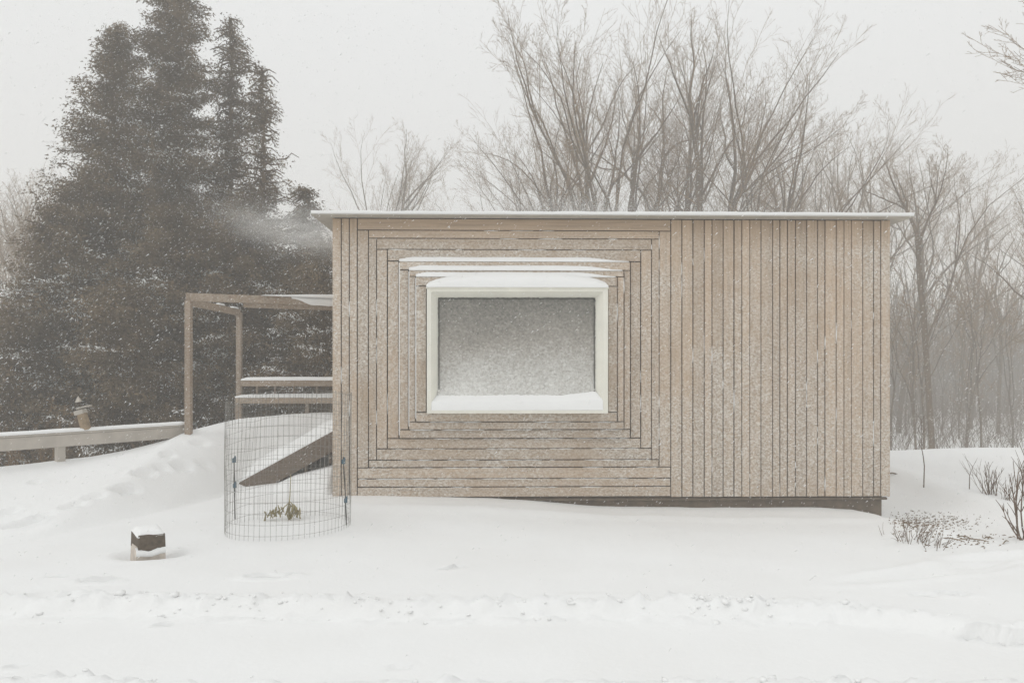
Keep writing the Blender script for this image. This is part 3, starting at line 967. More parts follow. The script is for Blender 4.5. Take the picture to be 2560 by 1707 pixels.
a = hit(588, 1297); top = ray(585, 1146, a.y)
stake(a, top, (.55, .97), 'dark stake with blue clips holding the wire cage near the stair foot')
a = hit(868, 1312); top = ray(858, 1142, a.y)
stake(a, top, (.36, .93), 'dark stake with blue clips holding the wire cage at the cabin corner')

# wilted plant
PP = hit(722, 1298)
pl = empty('wilted_plant', PP)
tag(pl, 'wilted brown-green plant with drooping leaves inside the wire cage', 'plant')
S = 1.15 / (F / PP.y)
m = MB(); m.tube([(0, 0, -.1), (.004, 0, .16), (.012, 0, .25), (.022, 0, 98 * S)], [.007, .007, .006, .004], 6); m.build('stem', M['leaf'], pl)
tips = []
def twig(pts):
    m = MB(); m.tube([(x * S, y, z * S) for x, y, z in pts], np.linspace(.006, .0035, len(pts)), 5); m.build('branch', M['leaf'], pl)
twig([(0, 0, 36), (-6, -.02, 30), (-16, -.04, 22), (-30, -.05, 16), (-42, -.06, 9)])
twig([(0, 0, 38), (5, -.02, 38), (12, -.04, 33), (18, -.05, 22), (22, -.05, 14)])
twig([(0, 0, 34), (-3, .03, 28), (-8, .06, 20)])
twig([(0, 0, 37), (3, .02, 30), (9, .05, 18)])
m0 = MB()
# one drooping lance leaf, hanging down -Z from the origin
L, Wd = .125, .024
pts = []
for i in range(5):
    t = i / 4; wv = Wd * math.sin(math.pi * min(1, t * .9 + .08)) * .5
    pts += [(-wv, -.012 * t, -L * t), (0, .006, -L * t), (wv, -.012 * t, -L * t)]
m0.poly(pts, [f for i in range(4) for f in ((i * 3, i * 3 + 1, i * 3 + 4, i * 3 + 3), (i * 3 + 1, i * 3 + 2, i * 3 + 5, i * 3 + 4))])
leaf0 = m0.build('leaf', M['leaf'], pl)
first = True
for (cx, cy, cz, nL, spread) in [(-42, -.06, 10, 8, .55), (-30, -.05, 16, 7, .4), (-20, -.05, 21, 6, .35), (22, -.05, 16, 8, .45), (16, -.05, 26, 6, .4), (-7, .06, 20, 5, .4), (9, .05, 18, 6, .5), (2, -.03, 14, 5, .5)]:
    for k in range(nL):
        o = leaf0 if first else leaf0.copy()
        if not first: COL.objects.link(o); o.parent = pl
        first = False
        o.location = (cx * S + random.uniform(-.03, .03), cy + random.uniform(-.04, .04), (cz + 7) * S + random.uniform(-.015, .03))
        o.rotation_euler = (random.uniform(-spread, spread), random.uniform(-spread, spread) + (.35 if cx < -15 else -.1), random.uniform(0, 6.28))
        s = random.uniform(.55, 1.0); o.scale = (s, s, s * random.uniform(.8, 1.05))

# ------------------------------------------------------------------ capped box in the snow hollow
bz = hz(BOXP.x, BOXP.y) + .05
bx = empty('capped_box', (BOXP.x, BOXP.y, bz), math.radians(38))
tag(bx, 'small square box with brown cap and snow on top, sunk in a snow hollow', 'box')
hw = .118
m = MB(); m.poly([(-hw, -.11, -.1), (hw, -.11, -.1), (hw, .12, -.1), (-hw, .12, -.1), (-hw * .93, -.10, .125), (hw * .97, -.10, .125), (hw * .97, .11, .125), (-hw * .93, .11, .125)],
       [(3, 2, 1, 0), (4, 5, 6, 7), (0, 1, 5, 4), (1, 2, 6, 5), (2, 3, 7, 6), (3, 0, 4, 7)])
m.build('body', M['box_body'], bx)
# cap with a ragged lower hem
nC = 40; V = []
def hem(t, side_):
    return .092 + .016 * math.sin(t * 9 + 1.3) * (1 if side_ == 0 else .7) + .012 * float(noise2(t * 9, side_ + .5))
ring_lo, ring_hi = [], []
cor = [(-.100, -.128), (.112, -.122), (.104, .118), (-.112, .112)]
for s_i in range(4):
    a_, b_ = cor[s_i], cor[(s_i + 1) % 4]
    for k in range(10):
        t = k / 10
        x, y = a_[0] + (b_[0] - a_[0]) * t, a_[1] + (b_[1] - a_[1]) * t
        ring_lo.append((x, y, hem(t, s_i))); ring_hi.append((x * .97, y * .97, .212 + .01 * (x < 0)))
n = len(ring_lo)
m = MB(); m.poly(ring_lo + ring_hi, [(i, (i + 1) % n, n + (i + 1) % n, n + i) for i in range(n)] + [tuple(range(n, 2 * n))])
m.build('cap', M['box_cap'], bx)
V = []; nn = 14
for i in range(nn):
    for j in range(nn):
        x, y = -1 + 2 * i / (nn - 1), -1 + 2 * j / (nn - 1)
        e = max(abs(x), abs(y))
        V.append((x * .108, y * .118 - .003, .216 + .045 * (1 - e ** 4) ** .5 + .006 * float(noise2(x * 2, y * 2)) + .012 * y))
Fc = [(i * nn + j, (i + 1) * nn + j, (i + 1) * nn + j + 1, i * nn + j + 1) for i in range(nn - 1) for j in range(nn - 1)]
me = bpy.data.meshes.new('snow_cap'); me.from_pydata(V, [], Fc); me.polygons.foreach_set('use_smooth', np.ones(len(me.polygons), dtype=bool)); me.update()
link_mesh('snow_cap', me, M['snow_soft'], bx)
V = []
for i in range(25):
    t = i / 24
    for j, (dy, dz) in enumerate(((-.115, .04), (-.135, .055), (-.128, .09), (-.10, .11))):
        V.append((-.118 + .232 * t, dy, dz + .008 * math.sin(t * 7 + 1.3) + .006 * float(noise2(t * 6, j))))
Fc = [(i * 4 + j, (i + 1) * 4 + j, (i + 1) * 4 + j + 1, i * 4 + j + 1) for i in range(24) for j in range(3)]
me = bpy.data.meshes.new('snow_ridge'); me.from_pydata(V, [], Fc); me.polygons.foreach_set('use_smooth', np.ones(len(me.polygons), dtype=bool)); me.update()
link_mesh('snow_ridge', me, M['snow_soft'], bx)

# ------------------------------------------------------------------ shrubs and twigs, right
def stems_shrub(name, foot_px, foot_py, stems, label, cat='shrub', group=None, rad=.006, seed=0, forks=2, yoff=.0, mat='shrub'):
    """stems: list of (px, py) tips; each a bent tapering stem with a few forks"""
    rnd = random.Random(seed)
    f = hit(foot_px, foot_py)
    e = empty(name, f); tag(e, label, cat, group)
    for (tx, ty, bxp) in stems:
        Yt = f.y + rnd.uniform(-.18, .18)
        tip = ray(tx, ty, Yt) - f
        b0 = Vector(((bxp - foot_px) / F * f.y, rnd.uniform(-.1, .1), 0)); b0.z = hz(f.x + b0.x, f.y + b0.y) - f.z - .04
        L = (tip - b0).length
        bend = Vector((rnd.uniform(-.08, .08), rnd.uniform(-.05, .05), 0)) * L * 1.4
        pts = [b0 + (tip - b0) * t + bend * math.sin(math.pi * t) + Vector((rnd.uniform(-1, 1), rnd.uniform(-1, 1), 0)) * .012 * L * (0 < t < 1) for t in np.linspace(0, 1, 7)]
        m = MB(); r0 = rad * rnd.uniform(.55, .9)
        m.tube(pts, np.linspace(r0, r0 * .35, 7), 5)
        for k in range(forks):
            i = rnd.randint(2, 5); p = pts[i]; d = (pts[i + 1 if i < 6 else 6] - pts[i - 1]).normalized()
            dv = (d + Vector((rnd.uniform(-.7, .7), rnd.uniform(-.5, .5), rnd.uniform(-.1, .4)))).normalized()
            l2 = L * rnd.uniform(.16, .36)
            m.tube([p, p + dv * l2 * .5 + Vector((0, 0, .01)), p + dv * l2 + Vector((0, 0, .03 * l2))], [r0 * .6, r0 * .45, r0 * .25], 4)
        m.build('stem', M[mat], e)
    return e

def fan(n, x0, x1, y0, y1, bx0, bx1, seed):
    rnd = random.Random(seed)
    res = []
    for i in range(n):
        t = (i + .5) / n
        res.append((x0 + (x1 - x0) * t + rnd.uniform(-8, 8), rnd.uniform(y0, y1) + 14 * abs(t - .5) * 2, bx0 + (bx1 - bx0) * t + rnd.uniform(-4, 4)))
    return res
stems_shrub('bare_shrub', 2275, 1352, fan(26, 2230, 2352, 1284, 1322, 2252, 2306, 1), 'low clump of dead brown stems on the drift beside the cabin corner', rad=.0042, seed=1)
stems_shrub('bare_shrub', 2330, 1366, fan(14, 2300, 2384, 1306, 1345, 2308, 2350, 2), 'sprawling dead stems leaning away from the drift, beyond the low clump', rad=.004, seed=2)
stems_shrub('bare_twig', 2216, 1338, [(2196, 1313, 2212), (2208, 1304, 2220)], 'two short bare twigs poking from the drift below the cabin corner', 'twig', rad=.0045, seed=3, forks=0)
stems_shrub('bare_shrub', 2478, 1236, fan(20, 2432, 2508, 1150, 1190, 2462, 2494, 4), 'fan shaped bare shrub on the snow lip between thin sapling and tall shrub', rad=.007, seed=4)
stems_shrub('bare_shrub', 2522, 1250, fan(12, 2496, 2546, 1180, 1215, 2508, 2534, 5), 'short bare shrub half hidden behind the tall many-stemmed shrub', rad=.007, seed=5)
stems_shrub('bare_shrub', 2572, 1348, [(2533, 1152, 2556), (2544, 1146, 2558), (2552, 1160, 2562), (2558, 1120, 2566), (2566, 1130, 2570), (2578, 1110, 2574), (2590, 1140, 2580), (2524, 1185, 2554), (2505, 1262, 2552), (2512, 1272, 2552), (2600, 1160, 2584), (2548, 1185, 2560), (2571, 1170, 2569), (2560, 1150, 2560), (2583, 1180, 2577)],
            'tall many-stemmed bare shrub rising from the near snow', rad=.0095, seed=6, forks=4)
def sapling(px, py, top_py, kinks, label, seed, rad=.009):
    rnd = random.Random(seed)
    f = hit(px, py)
    e = empty('bare_sapling', f); tag(e, label, 'sapling')
    top = ray(kinks[-1][0], top_py, f.y) - f
    m = MB()
    pts = [Vector((0, 0, -.1))] + [ray(kx, ky, f.y) - f for kx, ky in kinks]
    m.tube(pts, np.linspace(rad, rad * .4, len(pts)), 6)
    m.build('stem', M['shrub'], e)
    m = MB()
    for k in range(7):
        i = rnd.randint(max(1, len(pts) - 3), len(pts) - 1); p = pts[i]
        dv = Vector((rnd.choice((-1, 1)) * rnd.uniform(.3, .7), rnd.uniform(-.4, .4), .8)).normalized()
        l = rnd.uniform(.08, .24)
        m.tube([p, p + dv * l * .6 + Vector((0, 0, .01)), p + dv * l + Vector((0, 0, .03))], [rad * .4, rad * .3, rad * .15], 4)
    m.build('twigs', M['shrub'], e)
sapling(2309, 1218, 1080, [(2310, 1195), (2311, 1165), (2308, 1140), (2305, 1125), (2303, 1090), (2304, 1050)], 'thin lone sapling in open snow behind the cabin', 1)
sapling(2423, 1222, 1160, [(2424, 1200), (2424, 1188), (2428, 1176), (2432, 1166)], 'short forked sapling at the end of the snow lip', 2, .007)
# stick poking out of the snow by the cabin
q_ = hit(2232, 1187); m = MB(); m.tube([(-.12, .0, .02), (0, 0, .03), (.10, 0, .01)], [.012, .012, .006], 6)
o = m.build('fallen_stick', M['shrub']); o.location = q_; tag(o, 'short dark stick lying on the snow behind the cabin corner', 'stick')

# scraps of dead stalks and litter in the scoured hollow
V = []; Fc = []
rnd = random.Random(5)
for k in range(620):
    if k < 500: px, py = rnd.gauss(2315, 62), rnd.gauss(1304, 11)
    else: px, py = rnd.gauss(2390, 75), rnd.gauss(1345, 14)
    if px < 2222 or px > 2545 or py < 1268: continue
    p = hit(px, py, 6.5, 12, None, 400)
    L = abs(rnd.gauss(0, .010)) + .004; wv = rnd.uniform(.0012, .003); a = rnd.gauss(0, .7)
    d = Vector((math.cos(a), math.sin(a), rnd.uniform(-.05, .25))); s = Vector((-d.y, d.x, 0)).normalized() * wv
    b = len(V); p = p + Vector((0, 0, .003))
    V += [tuple(p - d * L - s), tuple(p - d * L + s), tuple(p + d * L + s * .4), tuple(p + d * L - s * .4), tuple(p + Vector((0, 0, .012)))]
    Fc += [(b, b + 1, b + 4), (b + 1, b + 2, b + 4), (b + 2, b + 3, b + 4), (b + 3, b, b + 4)]
me = bpy.data.meshes.new('plant_litter'); me.from_pydata(V, [], Fc); me.update()
tag(link_mesh('plant_litter', me, M['litter']), 'scattered dead stalks and leaves in the scoured snow hollow', 'litter', kind='stuff')
for k, (px, py, dx) in enumerate([(2380, 1351, .1), (2432, 1352, .13), (2408, 1345, .06), (2470, 1347, .05), (2513, 1357, .09)]):
    p = hit(px, py); m = MB()
    m.tube([(-dx, .02, .004), (-dx * .3, 0, .02), (dx * .5, -.01, .012), (dx, -.03, .0)], [.004, .006, .006, .003], 5)
    o = m.build('dead_stalk', M['litter']); o.location = p + Vector((0, 0, .004)); o.rotation_euler = (0, 0, -.4 + .35 * k)
    tag(o, 'dead curled stalk lying on snow beyond the stem clumps', 'stalk', 'dead stalks on the snow')

# ------------------------------------------------------------------ bare trees
def tube_np(pts, rad, k):
    n = len(pts)
    d = np.gradient(pts, axis=0)
    d /= np.linalg.norm(d, axis=1)[:, None] + 1e-9
    ref = np.array([0.31, 0.77, 0.55])
    a = np.cross(d, ref); a /= np.linalg.norm(a, axis=1)[:, None] + 1e-9
    b = np.cross(d, a)
    th = 2 * np.pi * np.arange(k) / k
    v = pts[:, None, :] + rad[:, None, None] * (a[:, None, :] * np.cos(th)[None, :, None] + b[:, None, :] * np.sin(th)[None, :, None])
    i = np.arange(n - 1)[:, None] * k; j = np.arange(k)[None, :]; j2 = (j + 1) % k
    f = np.stack([i + j, i + j2, i + k + j2, i + k + j], -1).reshape(-1, 4)
    return v.reshape(-1, 3), f

class Tree:
    def __init__(s, seed, H, lean=(0, 0), fork=.48, leaders=5, spread=.62, lat=10, twigs=8, fine=4, rad=None, rmin=.0028, droop=0.0, latlen=.46):
        s.r = np.random.default_rng(seed); s.out = {0: [], 1: []}
        s.lat, s.twigs, s.fine, s.rmin, s.latlen = lat, twigs, fine, rmin, latlen
        r0 = rad or H * .0088
        r = s.r
        h0 = H * fork * r.uniform(.85, 1.15)
        p, d = s.limb(np.zeros(3), np.array([lean[0] * .5, lean[1] * .5, 1.0]), h0, r0, r0 * .8, 7, .04, .02, 0, 7)
        a0 = r.uniform(0, 6.28)
        for k in range(leaders):
            az = a0 + 2 * np.pi * k / leaders + r.uniform(-.5, .5)
            sp = spread * (r.uniform(.35, 1.1) if k else .12)
            i = len(p) - 1 if k < 2 else r.integers(len(p) - 4, len(p))
            dv = np.array([np.cos(az) * sp + lean[0], np.sin(az) * sp + lean[1], 1.0])
            L = (H - p[i][2]) * r.uniform(.80, 1.0) * (1 if k == 0 else r.uniform(.78, 1.0)) * np.sqrt(1 + sp * sp * .6)
            s.sub(p[i], dv, L, r0 * (.74 if k == 0 else r.uniform(.42, .62)), 1)
        # a few low limbs
        for k in range(2):
            i = r.integers(len(p) - 3, len(p)); az = r.uniform(0, 6.28)
            s.sub(p[i], np.array([np.cos(az), np.sin(az), .7]), H * r.uniform(.12, .22), r0 * .2, 2)
    def limb(s, p0, d, L, r0, r1, n, wig, up, lev, k):
        d = d / np.linalg.norm(d)
        pts = [p0]; st = L / n
        for i in range(n):
            d = d + s.r.normal(size=3) * wig + np.array([0, 0, up])
            d /= np.linalg.norm(d)
            pts.append(pts[-1] + d * st)
        pts = np.array(pts)
        rad = np.maximum(np.linspace(r0, r1, n + 1), s.rmin * .8)
        s.out[0 if lev <= 1 else 1].append(tube_np(pts, rad, k))
        return pts, d
    def sub(s, p0, d, L, r0, lev, child=False):
        r = s.r
        n = {1: 12, 2: 7, 3: 4, 4: 2}[lev]
        k = {1: 6, 2: 4, 3: 3, 4: 3}[lev]
        wig = {1: .10, 2: .10, 3: .14, 4: .18}[lev]
        up = {1: .013, 2: .05, 3: .05, 4: .04}[lev]
        pts, _ = s.limb(p0, d, L, r0, max(r0 * .08, s.rmin), n, wig, up, lev, k)
        if lev == 4: return
        if lev == 1 and not child:
            for q in range(2):
                x = n * r.uniform(.32, .68); i = int(x)
                dd_ = pts[i + 1] - pts[i]; dd_ /= np.linalg.norm(dd_)
                side_ = np.cross(dd_, r.normal(size=3)); side_ /= np.linalg.norm(side_) + 1e-9
                ang = r.uniform(.38, .62)
                s.sub(pts[i], dd_ * np.cos(ang) + side_ * np.sin(ang), L * r.uniform(.42, .62), max(r0 * (1 - .8 * x / n) * .8, s.rmin), 1, True)
        cnt = {1: s.lat if not child else int(s.lat * .7), 2: s.twigs, 3: s.fine}[lev]
        lr_ = {1: s.latlen, 2: .40, 3: .45}[lev]
        for c in range(cnt):
            t = (.30 if lev == 1 else .15) + (.98 - (.30 if lev == 1 else .15)) * (c + r.uniform(0, 1)) / cnt
            x = t * n; i = min(int(x), n - 1); fr = x - i
            pp = pts[i] * (1 - fr) + pts[i + 1] * fr
            dd_ = pts[i + 1] - pts[i]; dd_ /= np.linalg.norm(dd_)
            side_ = np.cross(dd_, r.normal(size=3)); side_ /= np.linalg.norm(side_) + 1e-9
            ang = r.uniform(.38, .72) if lev == 1 else r.uniform(.45, .9)
            dv = dd_ * np.cos(ang) + side_ * np.sin(ang) + np.array([0, 0, .10])
            l2 = L * lr_ * (1.15 - .75 * t) * r.uniform(.7, 1.25)
            s.sub(pp, dv, l2, max(r0 * (1 - .85 * t) * (.30 if lev == 1 else .36), s.rmin), lev + 1)
    def meshes(s, name):
        res = []
        for key in (0, 1):
            vs, fs, b = [], [], 0
            for v, f in s.out[key]:
                vs.append(v); fs.append(f + b); b += len(v)
            res.append(np_mesh(name + ('_trunk' if key == 0 else '_crown'), np.concatenate(vs), np.concatenate(fs), key == 0))
        res[0].materials.append(M['bark']); res[1].materials.append(M['twig'])
        return res

TREES = {}
def tree_mesh(key, *a, **k):
    if key not in TREES: TREES[key] = Tree(*a, **k).meshes('bare_tree')
    return TREES[key]

def place_tree(ms, x, y, s, rz, label, group=None, name='bare_tree', cat='tree', sink=.25):
    e = empty(name, (x, y, hz(x, y) - sink), rz)
    e.scale = (s, s, s)
    link_mesh('trunk', ms[0], None, e); link_mesh('crown', ms[1], None, e)
    tag(e, label, cat, group)
    return e

def tall(px, top, Y, key, H=15.0, rz=0, label='', group=None, **k):
    """tree whose crown tops out at photo row `top`, trunk crossing the roof line at column px"""
    ms = tree_mesh(key, H=H, **k)
    x = (px - 1280) / F * Y
    zb = hz(x, Y) - .25
    zt = CAMH + (HOR - top) / F * Y
    co = np.empty(len(ms[1].vertices) * 3, dtype=np.float32); ms[1].vertices.foreach_get('co', co)
    return place_tree(ms, x, Y, (zt - zb) / float(co[2::3].max()), rz, label, group)

GR = 'tall bare trees behind the cabin'
LB = 'tall bare grey-brown tree rising behind the cabin roof'
tall(1395, 330, 27.0, 'L1', rz=0, seed=101, lean=(-.20, 0), leaders=6, spread=.38, fork=.38, label='bare tree leaning far out beyond the rest behind the cabin roof')
tall(1335, 190, 29.0, 'L2', rz=0, seed=102, lean=(-.09, 0), leaders=5, spread=.32, fork=.42, label='bare tree with slanting limbs beside the far-leaning tree behind the roof')
tall(1400, 40, 27.5, 'T1', rz=1.5, seed=103, lean=(-.04, 0), leaders=6, spread=.40, fork=.48, label=LB, group=GR)
tall(1468, 110, 31.5, 'T2', seed=104, lean=(-.06, 0), leaders=6, spread=.44, fork=.50, label=LB, group=GR)
tall(1540, -30, 26.5, 'T3', seed=105, lean=(.0, 0), leaders=6, spread=.48, fork=.52, label=LB, group=GR)
tall(1612, 60, 31.0, 'T4', seed=106, lean=(.06, 0), leaders=5, spread=.46, fork=.52, label=LB, group=GR)
tall(1725, 140, 30.5, 'T2', rz=2.0, seed=104, label=LB, group=GR)
tall(1778, 10, 27.0, 'T5', seed=107, lean=(.02, 0), leaders=6, spread=.46, fork=.55, label=LB, group=GR)
tall(1812, 60, 28.0, 'T6', seed=108, lean=(.08, 0), leaders=6, spread=.48, fork=.48, label=LB, group=GR)
tall(1870, 190, 29.0, 'L1', rz=3.0, seed=101, label='bare tree with crown spreading outward from the tall group behind the roof')
tall(1935, 270, 33.0, 'T2', rz=4.1, seed=104, label=LB, group=GR)
LM = 'slender bare tree of middle height in the hazy wood'
GM = 'middle-height trees of the hazy wood'
for (px, top, Y, key, rz) in [(2000, 285, 34, 'T4', 1.0), (2085, 310, 38, 'T1', 2.5), (2175, 330, 40, 'T2', 5.0), (1655, 350, 37, 'T3', 3.0),
                              (2245, 335, 38, 'T6', 3.9), (2425, 470, 40, 'T5', 2.2), (2495, 545, 36, 'T2', .7),  (1890, 400, 42, 'T4', 2.9)]:
    tall(px, top, Y, key, rz=rz, seed=1, label=LM, group=GM)
tall(2330, 300, 24.5, 'S1', seed=110, lean=(.02, 0), leaders=4, spread=.42, fork=.55, lat=12, label='single tall bare tree standing out beside the cabin roof end')
tall(2590, 420, 22.0, 'T1', rz=2.4, seed=1, label='bare tree at the wood edge beyond the tall shrub')
tall(985, 295, 40.0, 'T5', rz=1.9, seed=1, label='lone pale bare tree in the gap between evergreens and tall trees')
tall(1075, 455, 46.0, 'T4', rz=.4, seed=1, label='faint bare tree beside the lone pale tree in the gap')
tall(855, 425, 40.0, 'L2', rz=.3, seed=1, label='faint slanting bare tree next to the evergreens beyond the roof corner')
GL = 'pale bare trees behind the evergreens'
for (px, top, Y, key, rz) in [(20, 420, 30, 'T1', 2.2), (70, 400, 33, 'T2', 1.0), (118, 385, 36, 'T4', 3.0), (-30, 450, 27, 'T5', .3), (150, 420, 38, 'T6', 1.8)]:
    tall(px, top, Y, key, rz=rz, seed=1, label='pale bare tree behind the dark evergreens', group=GL)
# near tree outside the frame: one bough reaches in
ov = place_tree(tree_mesh('OV', seed=125, H=11.0, lean=(-.05, 0), leaders=5, spread=.55, fork=.35, lat=8, twigs=5, fine=3, rmin=.004, rad=.05), 14.1, 14.6, 1.0, 0.0, 'bare tree near the tall shrub, one bough reaching over the yard')

# undergrowth saplings and brush in the wood
GS = 'thin saplings under the trees'
sap = [tree_mesh('U%d' % i, seed=130 + i, H=6.0, leaders=3, spread=.30, fork=.35, lat=6, twigs=5, fine=3, rad=.035, rmin=.005, latlen=.34) for i in range(4)]
rnd = random.Random(21)
for k in range(34):
    if k < 20: px = rnd.uniform(2215, 2620)
    else: px = rnd.uniform(1000, 2215)
    Y = rnd.uniform(26, 48)
    x = (px - 1280) / F * Y
    place_tree(sap[k % 4], x, Y, rnd.uniform(.7, 1.35), rnd.uniform(0, 6.28), 'thin bare sapling in the undergrowth of the hazy wood', GS, 'thin_sapling', 'sapling')
for k in range(16):
    px = rnd.uniform(-60, 230); Y = rnd.uniform(11.5, 15.5)
    x = (px - 1280) / F * Y
    place_tree(sap[k % 4], x, Y, rnd.uniform(.38, .62), rnd.uniform(0, 6.28), 'thin bare sapling in the thicket below the low rail', 'saplings in the thicket', 'thin_sapling', 'sapling')

# far wood: one mass of trunks
vs, fs, b = [], [], 0
r = np.random.default_rng(77)
for k in range(1150):
    Y = r.uniform(46, 88); px = r.uniform(-300, 2900)
    if k >= 520: px = r.uniform(2080, 2950); Y = r.uniform(48, 92)
    if px < 2150 and r.uniform() < .35: continue
    x = (px - 1280) / F * Y
    hgt = r.uniform(7, 12.5) * (1.0 if px > 1900 else .75)
    z0 = -2.6
    for q in range(3):
        a = r.uniform(0, 6.28); sp = 0.02 if q == 0 else r.uniform(.15, .45)
        n_ = 5; d = np.array([np.cos(a) * sp, np.sin(a) * sp, 1.0]); st = hgt / n_ * (1 if q == 0 else r.uniform(.6, .95))
        p = [np.array([x, Y, z0])]
        if q: p[0] = p[0] + np.array([0, 0, hgt * r.uniform(.1, .45)]); st *= .6
        for i in range(n_):
            d = d + r.normal(size=3) * .06; d /= np.linalg.norm(d); p.append(p[-1] + d * st)
        v, f = tube_np(np.array(p), np.linspace(.10 if q == 0 else .045, .015, n_ + 1), 3)
        vs.append(v); fs.append(f + b); b += len(v)
        for c in range(4):
            i = r.integers(2, n_ + 1); a2 = r.uniform(0, 6.28); dv = np.array([np.cos(a2) * .6, np.sin(a2) * .6, .9]); l = r.uniform(.6, 2.2)
            pp = p[i]; v, f = tube_np(np.array([pp, pp + dv * l * .5 + r.normal(size=3) * .06, pp + dv * l + r.normal(size=3) * .1]), np.array([.022, .016, .009]), 3)
            vs.append(v); fs.append(f + b); b += len(v)
fw = link_mesh('far_woods', np_mesh('far_woods', np.concatenate(vs), np.concatenate(fs)), M['bark'])
tag(fw, 'far bare wood fading into the blowing snow', 'woods', kind='stuff')

# low brush on the forest floor
vs, fs, b = [], [], 0
for k in range(2500):
    left = k < 1000
    if left: Y = r.uniform(11.2, 17); px = r.uniform(-250, 560)
    else: Y = r.uniform(26, 50); px = r.uniform(2000, 2800)
    x = (px - 1280) / F * Y
    z0 = hz(x, Y) if k % 3 == 0 else z0_prev
    if k % 3: x, Y = xp + r.normal() * .25, yp + r.normal() * .25
    xp, yp, z0_prev = x, Y, z0
    L = r.uniform(.6, 2.0) * (1 if left else 1.5)
    d = np.array([r.normal() * .35, r.normal() * .35, 1.0])
    p = [np.array([x, Y, z0 - .1])]
    for i in range(4):
        d = d + r.normal(size=3) * .16; d /= np.linalg.norm(d); p.append(p[-1] + d * L / 4)
    v, f = tube_np(np.array(p), np.linspace(.010, .004, 5), 3); vs.append(v); fs.append(f + b); b += len(v)
    for c in range(3):
        pp = p[r.integers(1, 5)]; dv = r.normal(size=3) * .5 + np.array([0, 0, .7]); l = r.uniform(.2, .6)
        v, f = tube_np(np.array([pp, pp + dv * l * .5, pp + dv * l + r.normal(size=3) * .04]), np.array([.005, .004, .0028]), 3); vs.append(v); fs.append(f + b); b += len(v)
br_o = link_mesh('forest_brush', np_mesh('forest_brush', np.concatenate(vs), np.concatenate(fs)), M['shrub'])
tag(br_o, 'low tangled bare brush on the forest floor', 'brush', kind='stuff')

# ------------------------------------------------------------------ evergreens
def sprays(rg, centers, dirs, n_per, size, squash=.5, fan=.16):
    """leaf sprays: n_per kite leaflets round each centre"""
    C = np.repeat(centers, n_per, 0); Dv = np.repeat(dirs, n_per, 0)
    n = len(C)
    C = C + rg.normal(size=(n, 3)) * fan * np.array([1, 1, squash])
    d = Dv + rg.normal(size=(n, 3)) * .55
    d /= np.linalg.norm(d, axis=1)[:, None]
    w_ = np.cross(d, rg.normal(size=(n, 3))); w_ /= np.linalg.norm(w_, axis=1)[:, None]
    L = size * rg.uniform(.55, 1.25, n)[:, None]; W = L * rg.uniform(.28, .48, n)[:, None]
    V = np.stack([C - w_ * W * .55, C + w_ * W * .55, C + d * L], 1).reshape(-1, 3)
    Fq = np.arange(n * 3).reshape(n, 3)
    return V, Fq

